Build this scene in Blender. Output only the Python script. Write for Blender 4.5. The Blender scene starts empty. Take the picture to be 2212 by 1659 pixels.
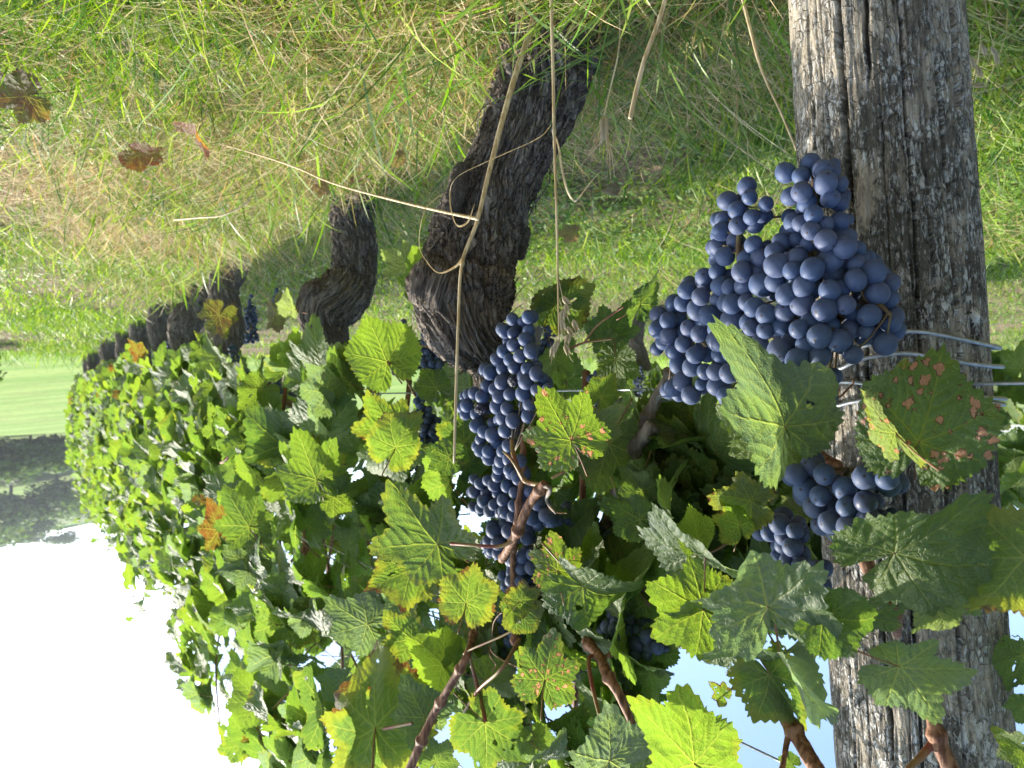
import bpy, math, random
import numpy as np
from mathutils import Vector, Matrix

random.seed(7)
rng = np.random.default_rng(7)
SC = bpy.context.scene
COL = SC.collection
R = math.radians

# ------------------------------------------------------------------ camera
CAM = Vector((0.0, 0.0, 0.5))
FPX = 1600.0                       # focal length in units of a 2212 px wide picture
PITCH = math.atan(38 / FPX)
FW = Vector((0, math.cos(PITCH), -math.sin(PITCH)))
UP = -Vector((0, math.sin(PITCH), math.cos(PITCH)))   # the camera was held upside down
RT = Vector((-1, 0, 0))
cd = bpy.data.cameras.new('camera'); cam = bpy.data.objects.new('camera', cd); COL.objects.link(cam)
cd.sensor_width = 36.0; cd.lens = FPX / 2212 * 36.0
cd.clip_start = 0.02; cd.clip_end = 6000
cd.dof.use_dof = True; cd.dof.focus_distance = 0.60; cd.dof.aperture_fstop = 16.0
M = Matrix.Identity(4)
for i, v in enumerate((RT, UP, -FW)):
    for j in range(3): M[j][i] = v[j]
for j in range(3): M[j][3] = CAM[j]
cam.matrix_world = M
SC.camera = cam

# ------------------------------------------------------------------ light
SUN_AZ, SUN_EL = 58.0, 37.0        # degrees right of the view (true orientation), above horizon
SUN_DIR = Vector((math.sin(R(SUN_AZ)) * math.cos(R(SUN_EL)), math.cos(R(SUN_AZ)) * math.cos(R(SUN_EL)), math.sin(R(SUN_EL))))
w = bpy.data.worlds.new('World'); SC.world = w; w.use_nodes = True
nt = w.node_tree; nt.nodes.clear()
def wn(t, **k):
    n = nt.nodes.new(t)
    for a, b in k.items(): setattr(n, a, b)
    return n
sky = wn('ShaderNodeTexSky', sky_type='NISHITA', sun_disc=False)
sky.sun_elevation = R(SUN_EL); sky.sun_rotation = R(SUN_AZ)
sky.air_density = 1.0; sky.dust_density = 1.2; sky.ozone_density = 2.5; sky.altitude = 200
tc = wn('ShaderNodeTexCoord')
sep = wn('ShaderNodeSeparateXYZ'); nt.links.new(tc.outputs['Generated'], sep.inputs[0])
# project direction on a cloud deck
mz = wn('ShaderNodeMath', operation='MAXIMUM'); mz.inputs[1].default_value = 0.0
nt.links.new(sep.outputs[2], mz.inputs[0])
az = wn('ShaderNodeMath', operation='ADD'); az.inputs[1].default_value = 0.12; nt.links.new(mz.outputs[0], az.inputs[0])
dvx = wn('ShaderNodeMath', operation='DIVIDE'); nt.links.new(sep.outputs[0], dvx.inputs[0]); nt.links.new(az.outputs[0], dvx.inputs[1])
dvy = wn('ShaderNodeMath', operation='DIVIDE'); nt.links.new(sep.outputs[1], dvy.inputs[0]); nt.links.new(az.outputs[0], dvy.inputs[1])
cmb = wn('ShaderNodeCombineXYZ'); nt.links.new(dvx.outputs[0], cmb.inputs[0]); nt.links.new(dvy.outputs[0], cmb.inputs[1])
noi = wn('ShaderNodeTexNoise'); noi.inputs['Scale'].default_value = 0.9; noi.inputs['Detail'].default_value = 9; noi.inputs['Roughness'].default_value = 0.62
noi.inputs['Distortion'].default_value = 0.5
nt.links.new(cmb.outputs[0], noi.inputs['Vector'])
# thin cloud is denser towards the sun side of the sky
dot = wn('ShaderNodeVectorMath', operation='DOT_PRODUCT'); nt.links.new(tc.outputs['Generated'], dot.inputs[0]); dot.inputs[1].default_value = SUN_DIR
veil = wn('ShaderNodeMapRange'); veil.inputs['From Min'].default_value = 0.70; veil.inputs['From Max'].default_value = 0.95
veil.inputs['To Min'].default_value = -0.02; veil.inputs['To Max'].default_value = 0.45
nt.links.new(dot.outputs['Value'], veil.inputs['Value'])
add = wn('ShaderNodeMath', operation='ADD'); nt.links.new(noi.outputs['Fac'], add.inputs[0]); nt.links.new(veil.outputs[0], add.inputs[1])
ramp = wn('ShaderNodeMapRange', interpolation_type='SMOOTHSTEP'); ramp.inputs['From Min'].default_value = 0.55; ramp.inputs['From Max'].default_value = 0.86
nt.links.new(add.outputs[0], ramp.inputs['Value'])
mx = wn('ShaderNodeMix', data_type='RGBA'); nt.links.new(ramp.outputs[0], mx.inputs['Factor'])
nt.links.new(sky.outputs[0], mx.inputs['A']); mx.inputs['B'].default_value = (16.0, 16.6, 17.5, 1)
bg = wn('ShaderNodeBackground'); nt.links.new(mx.outputs['Result'], bg.inputs['Color']); bg.inputs['Strength'].default_value = 0.145
out = wn('ShaderNodeOutputWorld'); nt.links.new(bg.outputs[0], out.inputs['Surface'])

ld = bpy.data.lights.new('sun', 'SUN'); ld.energy = 4.6; ld.angle = R(0.53); ld.color = (1.0, 0.93, 0.80)
lo = bpy.data.objects.new('sun', ld); COL.objects.link(lo)
lo.rotation_euler = SUN_DIR.to_track_quat('Z', 'Y').to_euler()
SC.view_settings.view_transform = 'Standard'; SC.view_settings.look = 'None'
SC.view_settings.exposure = 1.18; SC.view_settings.gamma = 1.0; SC.view_settings.use_curve_mapping = False
SC.render.engine = 'CYCLES'
cy = SC.cycles
cy.max_bounces = 7; cy.diffuse_bounces = 3; cy.glossy_bounces = 2; cy.transmission_bounces = 4; cy.transparent_max_bounces = 4
cy.caustics_reflective = False; cy.caustics_refractive = False
cy.use_denoising = True

# ------------------------------------------------------------------ projection helpers (build the place from measured rays)
def P(px, py, d):
    """world point seen at photo position px,py (2212 wide) at view depth d"""
    return CAM + FW * d + RT * ((px - 1106) / FPX * d) + UP * ((829.5 - py) / FPX * d)
ROW0 = Vector((-0.066, 0.95, 0)); ROWD = Vector((0.5482, 0.8363, 0)); ROWN = Vector((0.8363, -0.5482, 0))  # ROWN: towards the camera side
def depth_at(px, off):
    """depth at which the ray column px meets the vertical plane `off` metres camera-side of the row"""
    kx = -(px - 1106) / FPX
    # (kx*d - x0)*nx + (d - y0)*ny = off
    return (off + ROW0.x * ROWN.x + ROW0.y * ROWN.y) / (kx * ROWN.x + ROWN.y)
def PR(px, py, off): return P(px, py, depth_at(px, off))
ZREG = {1: (2400, 500, 1.35539), 2: (2400, 1700, 1.25306), 3: (1200, 1800, 1.35539), 4: (1200, 900, 1.35539),
        5: (0, 900, 1.35539), 6: (0, 1800, 1.35539), 7: (0, 0, 1.35539), 8: (1500, 0, 1.35539), 0: (0, 0, 2212 / 4032)}
def Z(r, x, y):
    x0, y0, s = ZREG[r]
    return ((x0 + x / s) / 1.82278, (y0 + y / s) / 1.82278)
def row(s, off=0, z=0): return ROW0 + ROWD * s + ROWN * off + Vector((0, 0, z))

# ------------------------------------------------------------------ numpy noise
_perm = np.random.default_rng(3).permutation(4096)
_val = np.random.default_rng(4).random(4096)
def vnoise(p):
    p = np.asarray(p, dtype=float); i = np.floor(p).astype(np.int64); f = p - i; f = f * f * (3 - 2 * f)
    def h(a, b, c): return _val[_perm[(_perm[(_perm[a & 4095] + b) & 4095] + c) & 4095]]
    x, y, z = i[..., 0], i[..., 1], i[..., 2]; u, v, w_ = f[..., 0], f[..., 1], f[..., 2]
    def L(a, b, t): return a + (b - a) * t
    return L(L(L(h(x, y, z), h(x+1, y, z), u), L(h(x, y+1, z), h(x+1, y+1, z), u), v),
             L(L(h(x, y, z+1), h(x+1, y, z+1), u), L(h(x, y+1, z+1), h(x+1, y+1, z+1), u), v), w_)
def fbm(p, o=4, g=0.5):
    p = np.asarray(p, dtype=float); a = 1.0; s = 0; t = 0
    for k in range(o): s = s + a * vnoise(p * 2 ** k + 17.3 * k); t += a; a *= g
    return s / t

# ------------------------------------------------------------------ mesh helpers
def mesh_np(name, V, F, mats=(), smooth=True, fmat=None, fattr=None, cattr=None, uv=None):
    """V (n,3); F list of arrays (m,k) of tri/quad indices"""
    me = bpy.data.meshes.new(name)
    V = np.asarray(V, dtype=np.float32)
    if not isinstance(F, (list, tuple)): F = [F]
    F = [np.asarray(f, dtype=np.int32) for f in F if len(f)]
    nl = sum(f.size for f in F); nf = sum(len(f) for f in F)
    me.vertices.add(len(V)); me.vertices.foreach_set('co', V.ravel())
    me.loops.add(nl); me.loops.foreach_set('vertex_index', np.concatenate([f.ravel() for f in F]))
    me.polygons.add(nf)
    tot = np.concatenate([np.full(len(f), f.shape[1], dtype=np.int32) for f in F])
    st = np.concatenate(([0], np.cumsum(tot)[:-1])).astype(np.int32)
    me.polygons.foreach_set('loop_start', st)
    me.polygons.foreach_set('use_smooth', np.full(nf, smooth))
    for m in mats: me.materials.append(m)
    if fmat is not None: me.polygons.foreach_set('material_index', np.asarray(fmat, dtype=np.int32))
    me.update(calc_edges=True)
    for k, v in (fattr or {}).items():
        a = me.attributes.new(k, 'FLOAT', 'POINT'); a.data.foreach_set('value', np.asarray(v, dtype=np.float32))
    for k, v in (cattr or {}).items():
        a = me.attributes.new(k, 'FLOAT_COLOR', 'POINT')
        c = np.ones((len(V), 4), dtype=np.float32); c[:, :3] = v; a.data.foreach_set('color', c.ravel())
    for k, v in (uv or {}).items():
        a = me.attributes.new(k, 'FLOAT_VECTOR', 'POINT'); a.data.foreach_set('vector', np.asarray(v, dtype=np.float32).ravel())
    return me
def link(o, parent=None):
    COL.objects.link(o)
    if parent is not None: o.parent = parent
    return o
def obj(name, me, parent=None, M=None):
    o = bpy.data.objects.new(name, me); link(o, parent)
    if parent is not None:
        T = Matrix.Translation(-parent.location)
        o.matrix_basis = T @ (M if M is not None else Matrix.Identity(4))
    elif M is not None: o.matrix_basis = M
    return o
def thing(name, loc, label, cat, group=None):
    o = bpy.data.objects.new(name, None); COL.objects.link(o); o.location = loc
    o.empty_display_size = 0.05
    o['label'] = label; o['category'] = cat
    if group: o['group'] = group
    return o
def tag(o, label, cat, group=None):
    o['label'] = label; o['category'] = cat
    if group: o['group'] = group
    return o
def spline(pts, n):
    """Catmull-Rom through pts (k,m) -> (n,m)"""
    p = np.asarray(pts, dtype=float)
    if len(p) == 2: t = np.linspace(0, 1, n)[:, None]; return p[0] * (1 - t) + p[1] * t
    p = np.vstack([2 * p[0] - p[1], p, 2 * p[-1] - p[-2]])
    u = np.linspace(0, len(p) - 3 - 1e-6, n); i = u.astype(int); t = (u - i)[:, None]
    a, b, c, d = p[i], p[i+1], p[i+2], p[i+3]
    return 0.5 * (2*b + (c-a)*t + (2*a-5*b+4*c-d)*t*t + (3*b-a-3*c+d)*t**3)
def frames(C):
    T = np.gradient(C, axis=0); T /= np.linalg.norm(T, axis=1)[:, None] + 1e-12
    n = np.cross(T[0], [0.3, 0.9, 0.2]); n /= np.linalg.norm(n); N = [n]
    for k in range(1, len(C)):
        n = N[-1] - T[k] * np.dot(N[-1], T[k]); n /= np.linalg.norm(n); N.append(n)
    N = np.array(N); return T, N, np.cross(T, N)
def grid_faces(nv, nu, base=0, wrap=True):
    a = np.arange(nv - 1)[:, None] * nu; b = np.arange(nu if wrap else nu - 1)[None, :]
    b2 = (b + 1) % nu if wrap else b + 1
    return (base + np.stack([a + b, a + b2, a + nu + b2, a + nu + b], -1)).reshape(-1, 4)
def tube_arrays(pts, rad, nseg=24, nu=8, bump=0.0, seed=0, nodes=0):
    k = len(pts); pr = spline(np.hstack([np.asarray([list(p) for p in pts]), np.asarray(rad if hasattr(rad, '__len__') else [rad] * k, dtype=float)[:, None]]), nseg)
    C, r = pr[:, :3], np.maximum(pr[:, 3], 1e-5)
    T, N, B = frames(C)
    a = np.linspace(0, 2 * math.pi, nu, endpoint=False)
    if nodes:
        ln = np.concatenate([[0], np.cumsum(np.linalg.norm(np.diff(C, axis=0), axis=1))]); q = (ln + seed * .01) % nodes - nodes / 2
        r = r * (1 + .45 * np.exp(-(q / .0035) ** 2) + .10 * np.exp(-(q / .012) ** 2))
    rr = r[:, None] * np.ones(nu)[None]
    if bump:
        q = np.stack([np.cos(a)[None] * 2 + 0 * rr, np.sin(a)[None] * 2 + 0 * rr, np.linspace(0, nseg / 4, nseg)[:, None] + seed + 0 * rr], -1)
        rr = rr * (1 + bump * (fbm(q, 3) - .5) * 2)
    V = C[:, None] + rr[..., None] * (np.cos(a)[None, :, None] * N[:, None] + np.sin(a)[None, :, None] * B[:, None])
    V = V.reshape(-1, 3); F = grid_faces(nseg, nu)
    V = np.vstack([V, C[0] - T[0] * r[0] * .3, C[-1] + T[-1] * r[-1] * .3]); n = nseg * nu
    i = np.arange(nu); j = (i + 1) % nu
    cap = np.concatenate([np.stack([j, i, np.full(nu, n)], -1), np.stack([n - nu + i, n - nu + j, np.full(nu, n + 1)], -1)])
    return V, F, cap
def tube(name, pts, rad, mat, parent=None, nseg=24, nu=8, bump=0.0, nodes=0):
    V, F, cap = tube_arrays(pts, rad, nseg, nu, bump, random.random() * 50, nodes)
    return obj(name, mesh_np(name, V, [F, cap], [mat]), parent)
class Join:
    def __init__(s): s.V = []; s.Q = []; s.T = []; s.n = 0
    def tube(s, pts, rad, nseg=8, nu=6, bump=0.0):
        V, F, cap = tube_arrays(pts, rad, nseg, nu, bump); s.V.append(V); s.Q.append(F + s.n); s.T.append(cap + s.n); s.n += len(V)
    def raw(s, V, Q=None, T=None):
        V = np.asarray(V, dtype=float); s.V.append(V)
        if Q is not None: s.Q.append(np.asarray(Q) + s.n)
        if T is not None: s.T.append(np.asarray(T) + s.n)
        s.n += len(V)
    def mesh(s, name, mats, **k):
        return mesh_np(name, np.vstack(s.V), [np.vstack(a) for a in (s.Q, s.T) if a], mats, **k)

# ------------------------------------------------------------------ materials
class Mat:
    def __init__(s, name):
        s.m = bpy.data.materials.new(name); s.m.use_nodes = True; s.t = s.m.node_tree; s.t.nodes.clear()
        s.out = s.n('ShaderNodeOutputMaterial')
    def n(s, t, ins=None, **k):
        n = s.t.nodes.new(t)
        for a, b in k.items(): setattr(n, a, b)
        for a, b in (ins or {}).items(): s.set(n, a, b)
        return n
    def set(s, n, a, b):
        i = n.inputs[a]
        if isinstance(b, bpy.types.NodeSocket): s.t.links.new(b, i)
        elif isinstance(b, (tuple, list)) and i.type == 'RGBA': i.default_value = (*b[:3], 1)
        else: i.default_value = b
    def math(s, op, a, b=0.0, clamp=False):
        n = s.n('ShaderNodeMath', operation=op, use_clamp=clamp); s.set(n, 0, a); s.set(n, 1, b); return n.outputs[0]
    def mix(s, f, a, b, blend='MIX'):
        n = s.n('ShaderNodeMix', data_type='RGBA', blend_type=blend); s.set(n, 'Factor', f); s.set(n, 'A', a); s.set(n, 'B', b); return n.outputs['Result']
    def rng(s, v, a, b, c=0.0, d=1.0, smooth=True):
        n = s.n('ShaderNodeMapRange', interpolation_type='SMOOTHSTEP' if smooth else 'LINEAR')
        for k, x in zip(('Value', 'From Min', 'From Max', 'To Min', 'To Max'), (v, a, b, c, d)): s.set(n, k, x)
        return n.outputs[0]
    def noise(s, vec, scale, detail=3, rough=0.55, dist=0.0):
        n = s.n('ShaderNodeTexNoise', {'Scale': scale, 'Detail': detail, 'Roughness': rough, 'Distortion': dist})
        if vec is not None: s.set(n, 'Vector', vec)
        return n.outputs['Fac']
    def scale(s, vec, x, y, z):
        n = s.n('ShaderNodeMapping'); s.set(n, 'Vector', vec); n.inputs['Scale'].default_value = (x, y, z); return n.outputs[0]
    def coord(s, which='Object'): return s.n('ShaderNodeTexCoord').outputs[which]
    def attr(s, name, typ='GEOMETRY'):
        return s.n('ShaderNodeAttribute', attribute_name=name, attribute_type=typ)
    def bsdf(s, col, rough=0.6, **k):
        b = s.n('ShaderNodeBsdfPrincipled', {'Base Color': col, 'Roughness': rough})
        for a, v in k.items(): s.set(b, a.replace('_', ' '), v)
        return b
    def bump(s, h, strength=0.3, dist=0.002):
        return s.n('ShaderNodeBump', {'Height': h, 'Strength': strength, 'Distance': dist}).outputs[0]
    def done(s, sh): s.t.links.new(sh.outputs[0] if hasattr(sh, 'outputs') else sh, s.out.inputs['Surface']); return s.m

def leaf_material(name):
    m = Mat(name)
    oi = m.n('ShaderNodeObjectInfo')
    base = oi.outputs['Color']; alpha = oi.outputs['Alpha']; rnd = oi.outputs['Random']
    p = m.attr('leafco').outputs['Vector']; vein = m.attr('vein').outputs['Fac']; rho = m.attr('rho').outputs['Fac']
    # move the pattern around per leaf
    off = m.n('ShaderNodeVectorMath', operation='ADD'); m.set(off, 0, p)
    cx = m.n('ShaderNodeCombineXYZ'); m.set(cx, 0, m.math('MULTIPLY', rnd, 37.0)); m.set(cx, 1, m.math('MULTIPLY', rnd, 91.0)); m.set(off, 1, cx.outputs[0]); q = off.outputs[0]
    n1 = m.noise(q, 2.2, 4); n2 = m.noise(q, 9.0, 3); n3 = m.noise(q, 40.0, 2)
    # fine net of veinlets
    dq = m.n('ShaderNodeVectorMath', operation='ADD'); m.set(dq, 0, q)
    nz = m.n('ShaderNodeTexNoise', {'Scale': 6.0, 'Detail': 2.0}); m.set(nz, 'Vector', q)
    sc_ = m.n('ShaderNodeVectorMath', operation='SCALE'); m.set(sc_, 0, nz.outputs['Color']); sc_.inputs['Scale'].default_value = 0.12; m.set(dq, 1, sc_.outputs[0])
    vor = m.n('ShaderNodeTexVoronoi', {'Scale': 15.0}, feature='DISTANCE_TO_EDGE', voronoi_dimensions='2D'); m.set(vor, 'Vector', dq.outputs[0])
    net = m.rng(vor.outputs['Distance'], 0.0, 0.11, 1.0, 0.0)
    # base tone
    c = m.mix(m.rng(n1, 0.3, 0.7), base, m.mix(0.55, base, (0.10, 0.16, 0.02)))
    c = m.mix(m.math('MULTIPLY', n2, 0.35), c, m.mix(0.5, base, (0.02, 0.05, 0.01)))
    # yellowing and browning from the margin: alpha
    ed = m.math('ADD', m.math('ADD', rho, m.math('MULTIPLY', n1, 0.9)), m.math('MULTIPLY', n2, 0.25))
    lim = m.math('SUBTRACT', 1.85, m.math('MULTIPLY', m.math('SUBTRACT', 0.5, m.math('ABSOLUTE', m.math('SUBTRACT', alpha, 0.5))), 1.15))
    ye = m.rng(m.math('SUBTRACT', ed, lim), -0.10, 0.14)
    c = m.mix(m.math('MULTIPLY', ye, 0.75), c, (0.13, 0.145, 0.022))
    br = m.rng(m.math('SUBTRACT', ed, lim), 0.22, 0.30)
    br = m.math('MULTIPLY', br, m.rng(alpha, 0.15, 0.3))
    c = m.mix(br, c, (0.06, 0.022, 0.010))
    # blight spots: cells with a dark rim and a pale centre, only for alpha > .5
    sv = m.n('ShaderNodeTexVoronoi', {'Scale': 7.0, 'Randomness': 1.0}, feature='F1', voronoi_dimensions='2D')
    d2 = m.n('ShaderNodeVectorMath', operation='ADD'); m.set(d2, 0, q)
    nz2 = m.n('ShaderNodeTexNoise', {'Scale': 14.0, 'Detail': 3.0}); m.set(nz2, 'Vector', q)
    s2 = m.n('ShaderNodeVectorMath', operation='SCALE'); m.set(s2, 0, nz2.outputs['Color']); s2.inputs['Scale'].default_value = 0.14; m.set(d2, 1, s2.outputs[0])
    m.set(sv, 'Vector', d2.outputs[0])
    pick = m.n('ShaderNodeSeparateColor'); m.set(pick, 0, sv.outputs['Color'])
    size = m.rng(pick.outputs[0], 0.42, 1.0, 0.02, 0.52, smooth=False)
    size = m.math('MULTIPLY', size, m.rng(n1, 0.35, 0.6, 0.4, 1.1)); size = m.math('MULTIPLY', size, m.rng(alpha, 0.45, 0.8))
    ds = m.math('SUBTRACT', sv.outputs['Distance'], size)
    rim = m.rng(ds, -0.01, 0.035, 1.0, 0.0); core = m.rng(ds, -0.075, -0.045, 1.0, 0.0)
    has = m.math('GREATER_THAN', size, 0.03); rim = m.math('MULTIPLY', rim, has); core = m.math('MULTIPLY', core, has)
    spot = rim
    c = m.mix(rim, c, (0.055, 0.016, 0.010)); c = m.mix(core, c, (0.34, 0.17, 0.10))
    # veins
    vc = m.mix(0.55, base, (0.42, 0.44, 0.10))
    c = m.mix(m.math('MULTIPLY', m.math('MULTIPLY', vein, 0.55), m.math('SUBTRACT', 1.0, spot)), c, vc)
    c = m.mix(m.math('MULTIPLY', net, 0.13), c, vc)
    # underside: paler, greyer and matt
    geo = m.n('ShaderNodeNewGeometry'); back = geo.outputs['Backfacing']
    under = m.mix(0.42, c, (0.17, 0.20, 0.11))
    under = m.mix(m.math('MULTIPLY', vein, 0.4), under, (0.30, 0.33, 0.16))
    col = m.mix(back, c, under)
    h = m.math('ADD', m.math('MULTIPLY', net, -0.8), m.math('MULTIPLY', vein, -1.2))
    h = m.math('ADD', h, m.math('MULTIPLY', n3, 0.3)); h = m.math('ADD', h, m.math('MULTIPLY', n2, 1.5))
    bmp = m.n('ShaderNodeBump', {'Height': h, 'Strength': 0.55, 'Distance': 0.0011}).outputs[0]
    rough = m.mix(back, (0.53, 0.53, 0.53), (0.8, 0.8, 0.8))
    b = m.bsdf(col, rough, Specular_IOR_Level=0.58); m.set(b, 'Normal', bmp)
    tr = m.n('ShaderNodeHueSaturation', {'Hue': 0.491, 'Saturation': 1.10, 'Value': 3.4, 'Color': c})
    tr2 = m.mix(m.math('MULTIPLY', vein, 0.35), tr.outputs[0], (0.35, 0.5, 0.06))
    cl = m.n('ShaderNodeMix', data_type='RGBA', clamp_result=True); m.set(cl, 'Factor', 0.0); m.set(cl, 'A', tr2)
    t = m.n('ShaderNodeBsdfTranslucent', {'Color': cl.outputs['Result'], 'Normal': bmp})
    ms = m.n('ShaderNodeMixShader', {0: 0.42}); m.t.links.new(b.outputs[0], ms.inputs[1]); m.t.links.new(t.outputs[0], ms.inputs[2])
    return m.done(ms)
M_LEAF = leaf_material('vine_leaf')

def simple(name, col, col2=None, rough=0.6, scale=20, stretch=(1, 1, 1), bump=0.0, dist=0.001, trans=0.0, spec=0.5, metal=0.0, detail=4, lo=.35, hi=.65):
    m = Mat(name); co = m.scale(m.coord(), *stretch)
    f = m.noise(co, scale, detail)
    c = m.mix(m.rng(f, lo, hi), col, col2 or col)
    b = m.bsdf(c, rough, Specular_IOR_Level=spec, Metallic=metal)
    if bump: m.set(b, 'Normal', m.bump(f, bump, dist))
    if trans:
        t = m.n('ShaderNodeBsdfTranslucent', {'Color': c}); ms = m.n('ShaderNodeMixShader', {0: trans})
        m.t.links.new(b.outputs[0], ms.inputs[1]); m.t.links.new(t.outputs[0], ms.inputs[2]); return m.done(ms)
    return m.done(b)
M_PETI = simple('petiole', (0.20, 0.05, 0.035), (0.22, 0.16, 0.05), 0.5, 30)
M_CANE = simple('cane', (0.10, 0.040, 0.020), (0.30, 0.15, 0.085), 0.65, 260, (1, 1, 0.10), 0.8, 0.0015, spec=0.3)
M_OLDCANE = simple('old_cane', (0.09, 0.07, 0.055), (0.30, 0.25, 0.21), 0.8, 90, (1, 1, 0.2), 0.8, 0.002)
M_TENDRIL = simple('tendril', (0.15, 0.05, 0.02), (0.30, 0.14, 0.05), 0.6, 40)
M_WIRE = simple('galvanised_wire', (0.30, 0.33, 0.36), (0.42, 0.45, 0.48), 0.42, 200, spec=0.6, metal=0.6)
M_STRAW = simple('dry_straw', (0.44, 0.32, 0.16), (0.70, 0.58, 0.38), 0.45, 260, (1, 1, 0.06), 0.6, 0.0006, trans=0.15)
M_SEED = simple('oat_husk', (0.60, 0.52, 0.38), (0.5, 0.40, 0.24), 0.6, 60, trans=0.3)
M_STEM = simple('grape_stem', (0.09, 0.05, 0.025), (0.12, 0.10, 0.035), 0.6, 60)

def bark_material(name, dark, mid, pale, sc):
    m = Mat(name); co = m.attr('barkco').outputs['Vector']
    wv = m.n('ShaderNodeVectorMath', operation='ADD'); m.set(wv, 0, m.scale(co, 1, 1, 0.13)); nn = m.n('ShaderNodeTexNoise', {'Scale': 5.0, 'Detail': 4.0}); m.set(nn, 'Vector', co)
    sc_ = m.n('ShaderNodeVectorMath', operation='SCALE'); m.set(sc_, 0, nn.outputs['Color']); sc_.inputs['Scale'].default_value = 0.045; m.set(wv, 1, sc_.outputs[0]); q = wv.outputs[0]
    vo = m.n('ShaderNodeTexVoronoi', {'Scale': 15.0 * sc}, feature='F1'); m.set(vo, 'Vector', q); vc = m.n('ShaderNodeSeparateColor'); m.set(vc, 0, vo.outputs['Color'])
    ve = m.n('ShaderNodeTexVoronoi', {'Scale': 15.0 * sc}, feature='DISTANCE_TO_EDGE'); m.set(ve, 'Vector', q)
    a = m.noise(q, 16 * sc, 6, 0.75); b_ = m.noise(m.scale(co, 1, 1, 0.22), 42 * sc, 4, 0.8); c_ = m.noise(co, 2.0 * sc, 4); l_ = m.noise(co, 12 * sc, 5, 0.7)
    col = m.mix(m.rng(b_, 0.36, 0.66), dark, mid); col = m.mix(m.math('MULTIPLY', m.rng(vc.outputs[0], 0.5, 1.0), 0.30), col, pale); col = m.mix(m.math('MULTIPLY', m.rng(a, 0.5, 0.72), 0.5), col, pale)
    col = m.mix(m.math('MULTIPLY', m.rng(c_, 0.52, 0.7), 0.4), col, (0.17, 0.115, 0.065))
    col = m.mix(m.rng(ve.outputs['Distance'], 0.0, 0.10, 0.4, 0.0), col, (0.04, 0.03, 0.025))
    col = m.mix(m.math('MULTIPLY', m.rng(l_, 0.64, 0.72), 0.5), col, (0.33, 0.32, 0.25))
    h = m.math('ADD', m.math('MULTIPLY', vc.outputs[1], 0.8), m.math('MULTIPLY', b_, 0.8)); h = m.math('ADD', h, a); h = m.math('ADD', h, m.rng(ve.outputs['Distance'], 0.0, 0.12, -1.0, 0.0))
    bs = m.bsdf(col, 0.85, Specular_IOR_Level=0.25); m.set(bs, 'Normal', m.bump(h, 1.0, 0.0075)); return m.done(bs)
M_BARK = bark_material('vine_bark', (0.085, 0.066, 0.052), (0.36, 0.29, 0.235), (0.72, 0.66, 0.59), 1.0)

def grape_material():
    m = Mat('grape_skin'); oi = m.n('ShaderNodeObjectInfo'); rnd = oi.outputs['Random']; co = m.coord()
    v = m.n('ShaderNodeVectorMath', operation='ADD'); m.set(v, 0, co); cx = m.n('ShaderNodeCombineXYZ'); m.set(cx, 0, m.math('MULTIPLY', rnd, 51.0)); m.set(v, 1, cx.outputs[0]); q = v.outputs[0]
    n = m.noise(q, 0.9, 4, 0.6); n2 = m.noise(q, 3.0, 5, 0.7); n3 = m.noise(m.scale(q, 1, 5, 1), 2.2, 3, 0.6, 1.5); n4 = m.noise(q, 30.0, 3, 0.7)
    bloom = m.math('MULTIPLY', m.rng(n, 0.15, 0.62, 0.66, 1.0), m.rng(n2, 0.28, 0.48, 0.55, 1.0))
    bloom = m.math('MULTIPLY', bloom, m.rng(n3, 0.62, 0.70, 1.0, 0.5)); bloom = m.math('MULTIPLY', bloom, m.rng(rnd, 0.0, 0.06, 0.6, 1.0))
    bc = m.mix(m.rng(m.math('FRACT', m.math('MULTIPLY', rnd, 7.3)), 0.0, 1.0), (0.048, 0.083, 0.175), (0.072, 0.094, 0.172))
    bc = m.mix(m.rng(n4, 0.3, 0.7, 0.0, 0.12), bc, (0.05, 0.06, 0.13))
    c = m.mix(bloom, (0.018, 0.010, 0.035), bc)
    # the small scar at the free end
    geo = m.n('ShaderNodeVectorMath', operation='NORMALIZE'); m.set(geo, 0, co)
    sp = m.n('ShaderNodeSeparateXYZ'); m.set(sp, 0, geo.outputs[0])
    c = m.mix(m.rng(sp.outputs[2], 0.990, 0.997), c, (0.03, 0.02, 0.02))
    rough = m.rng(bloom, 0.3, 1.0, 0.35, 0.62)
    b = m.bsdf(c, rough, Specular_IOR_Level=0.35, Sheen_Weight=0.10, Sheen_Roughness=0.5); m.set(b, 'Sheen Tint', (0.6, 0.7, 1.0))
    return m.done(b)
M_GRAPE = grape_material()
M_RAISIN = simple('shrivelled_grape', (0.008, 0.007, 0.018), (0.05, 0.055, 0.10), 0.45, 1.2, bump=0.6, dist=0.05)

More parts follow.
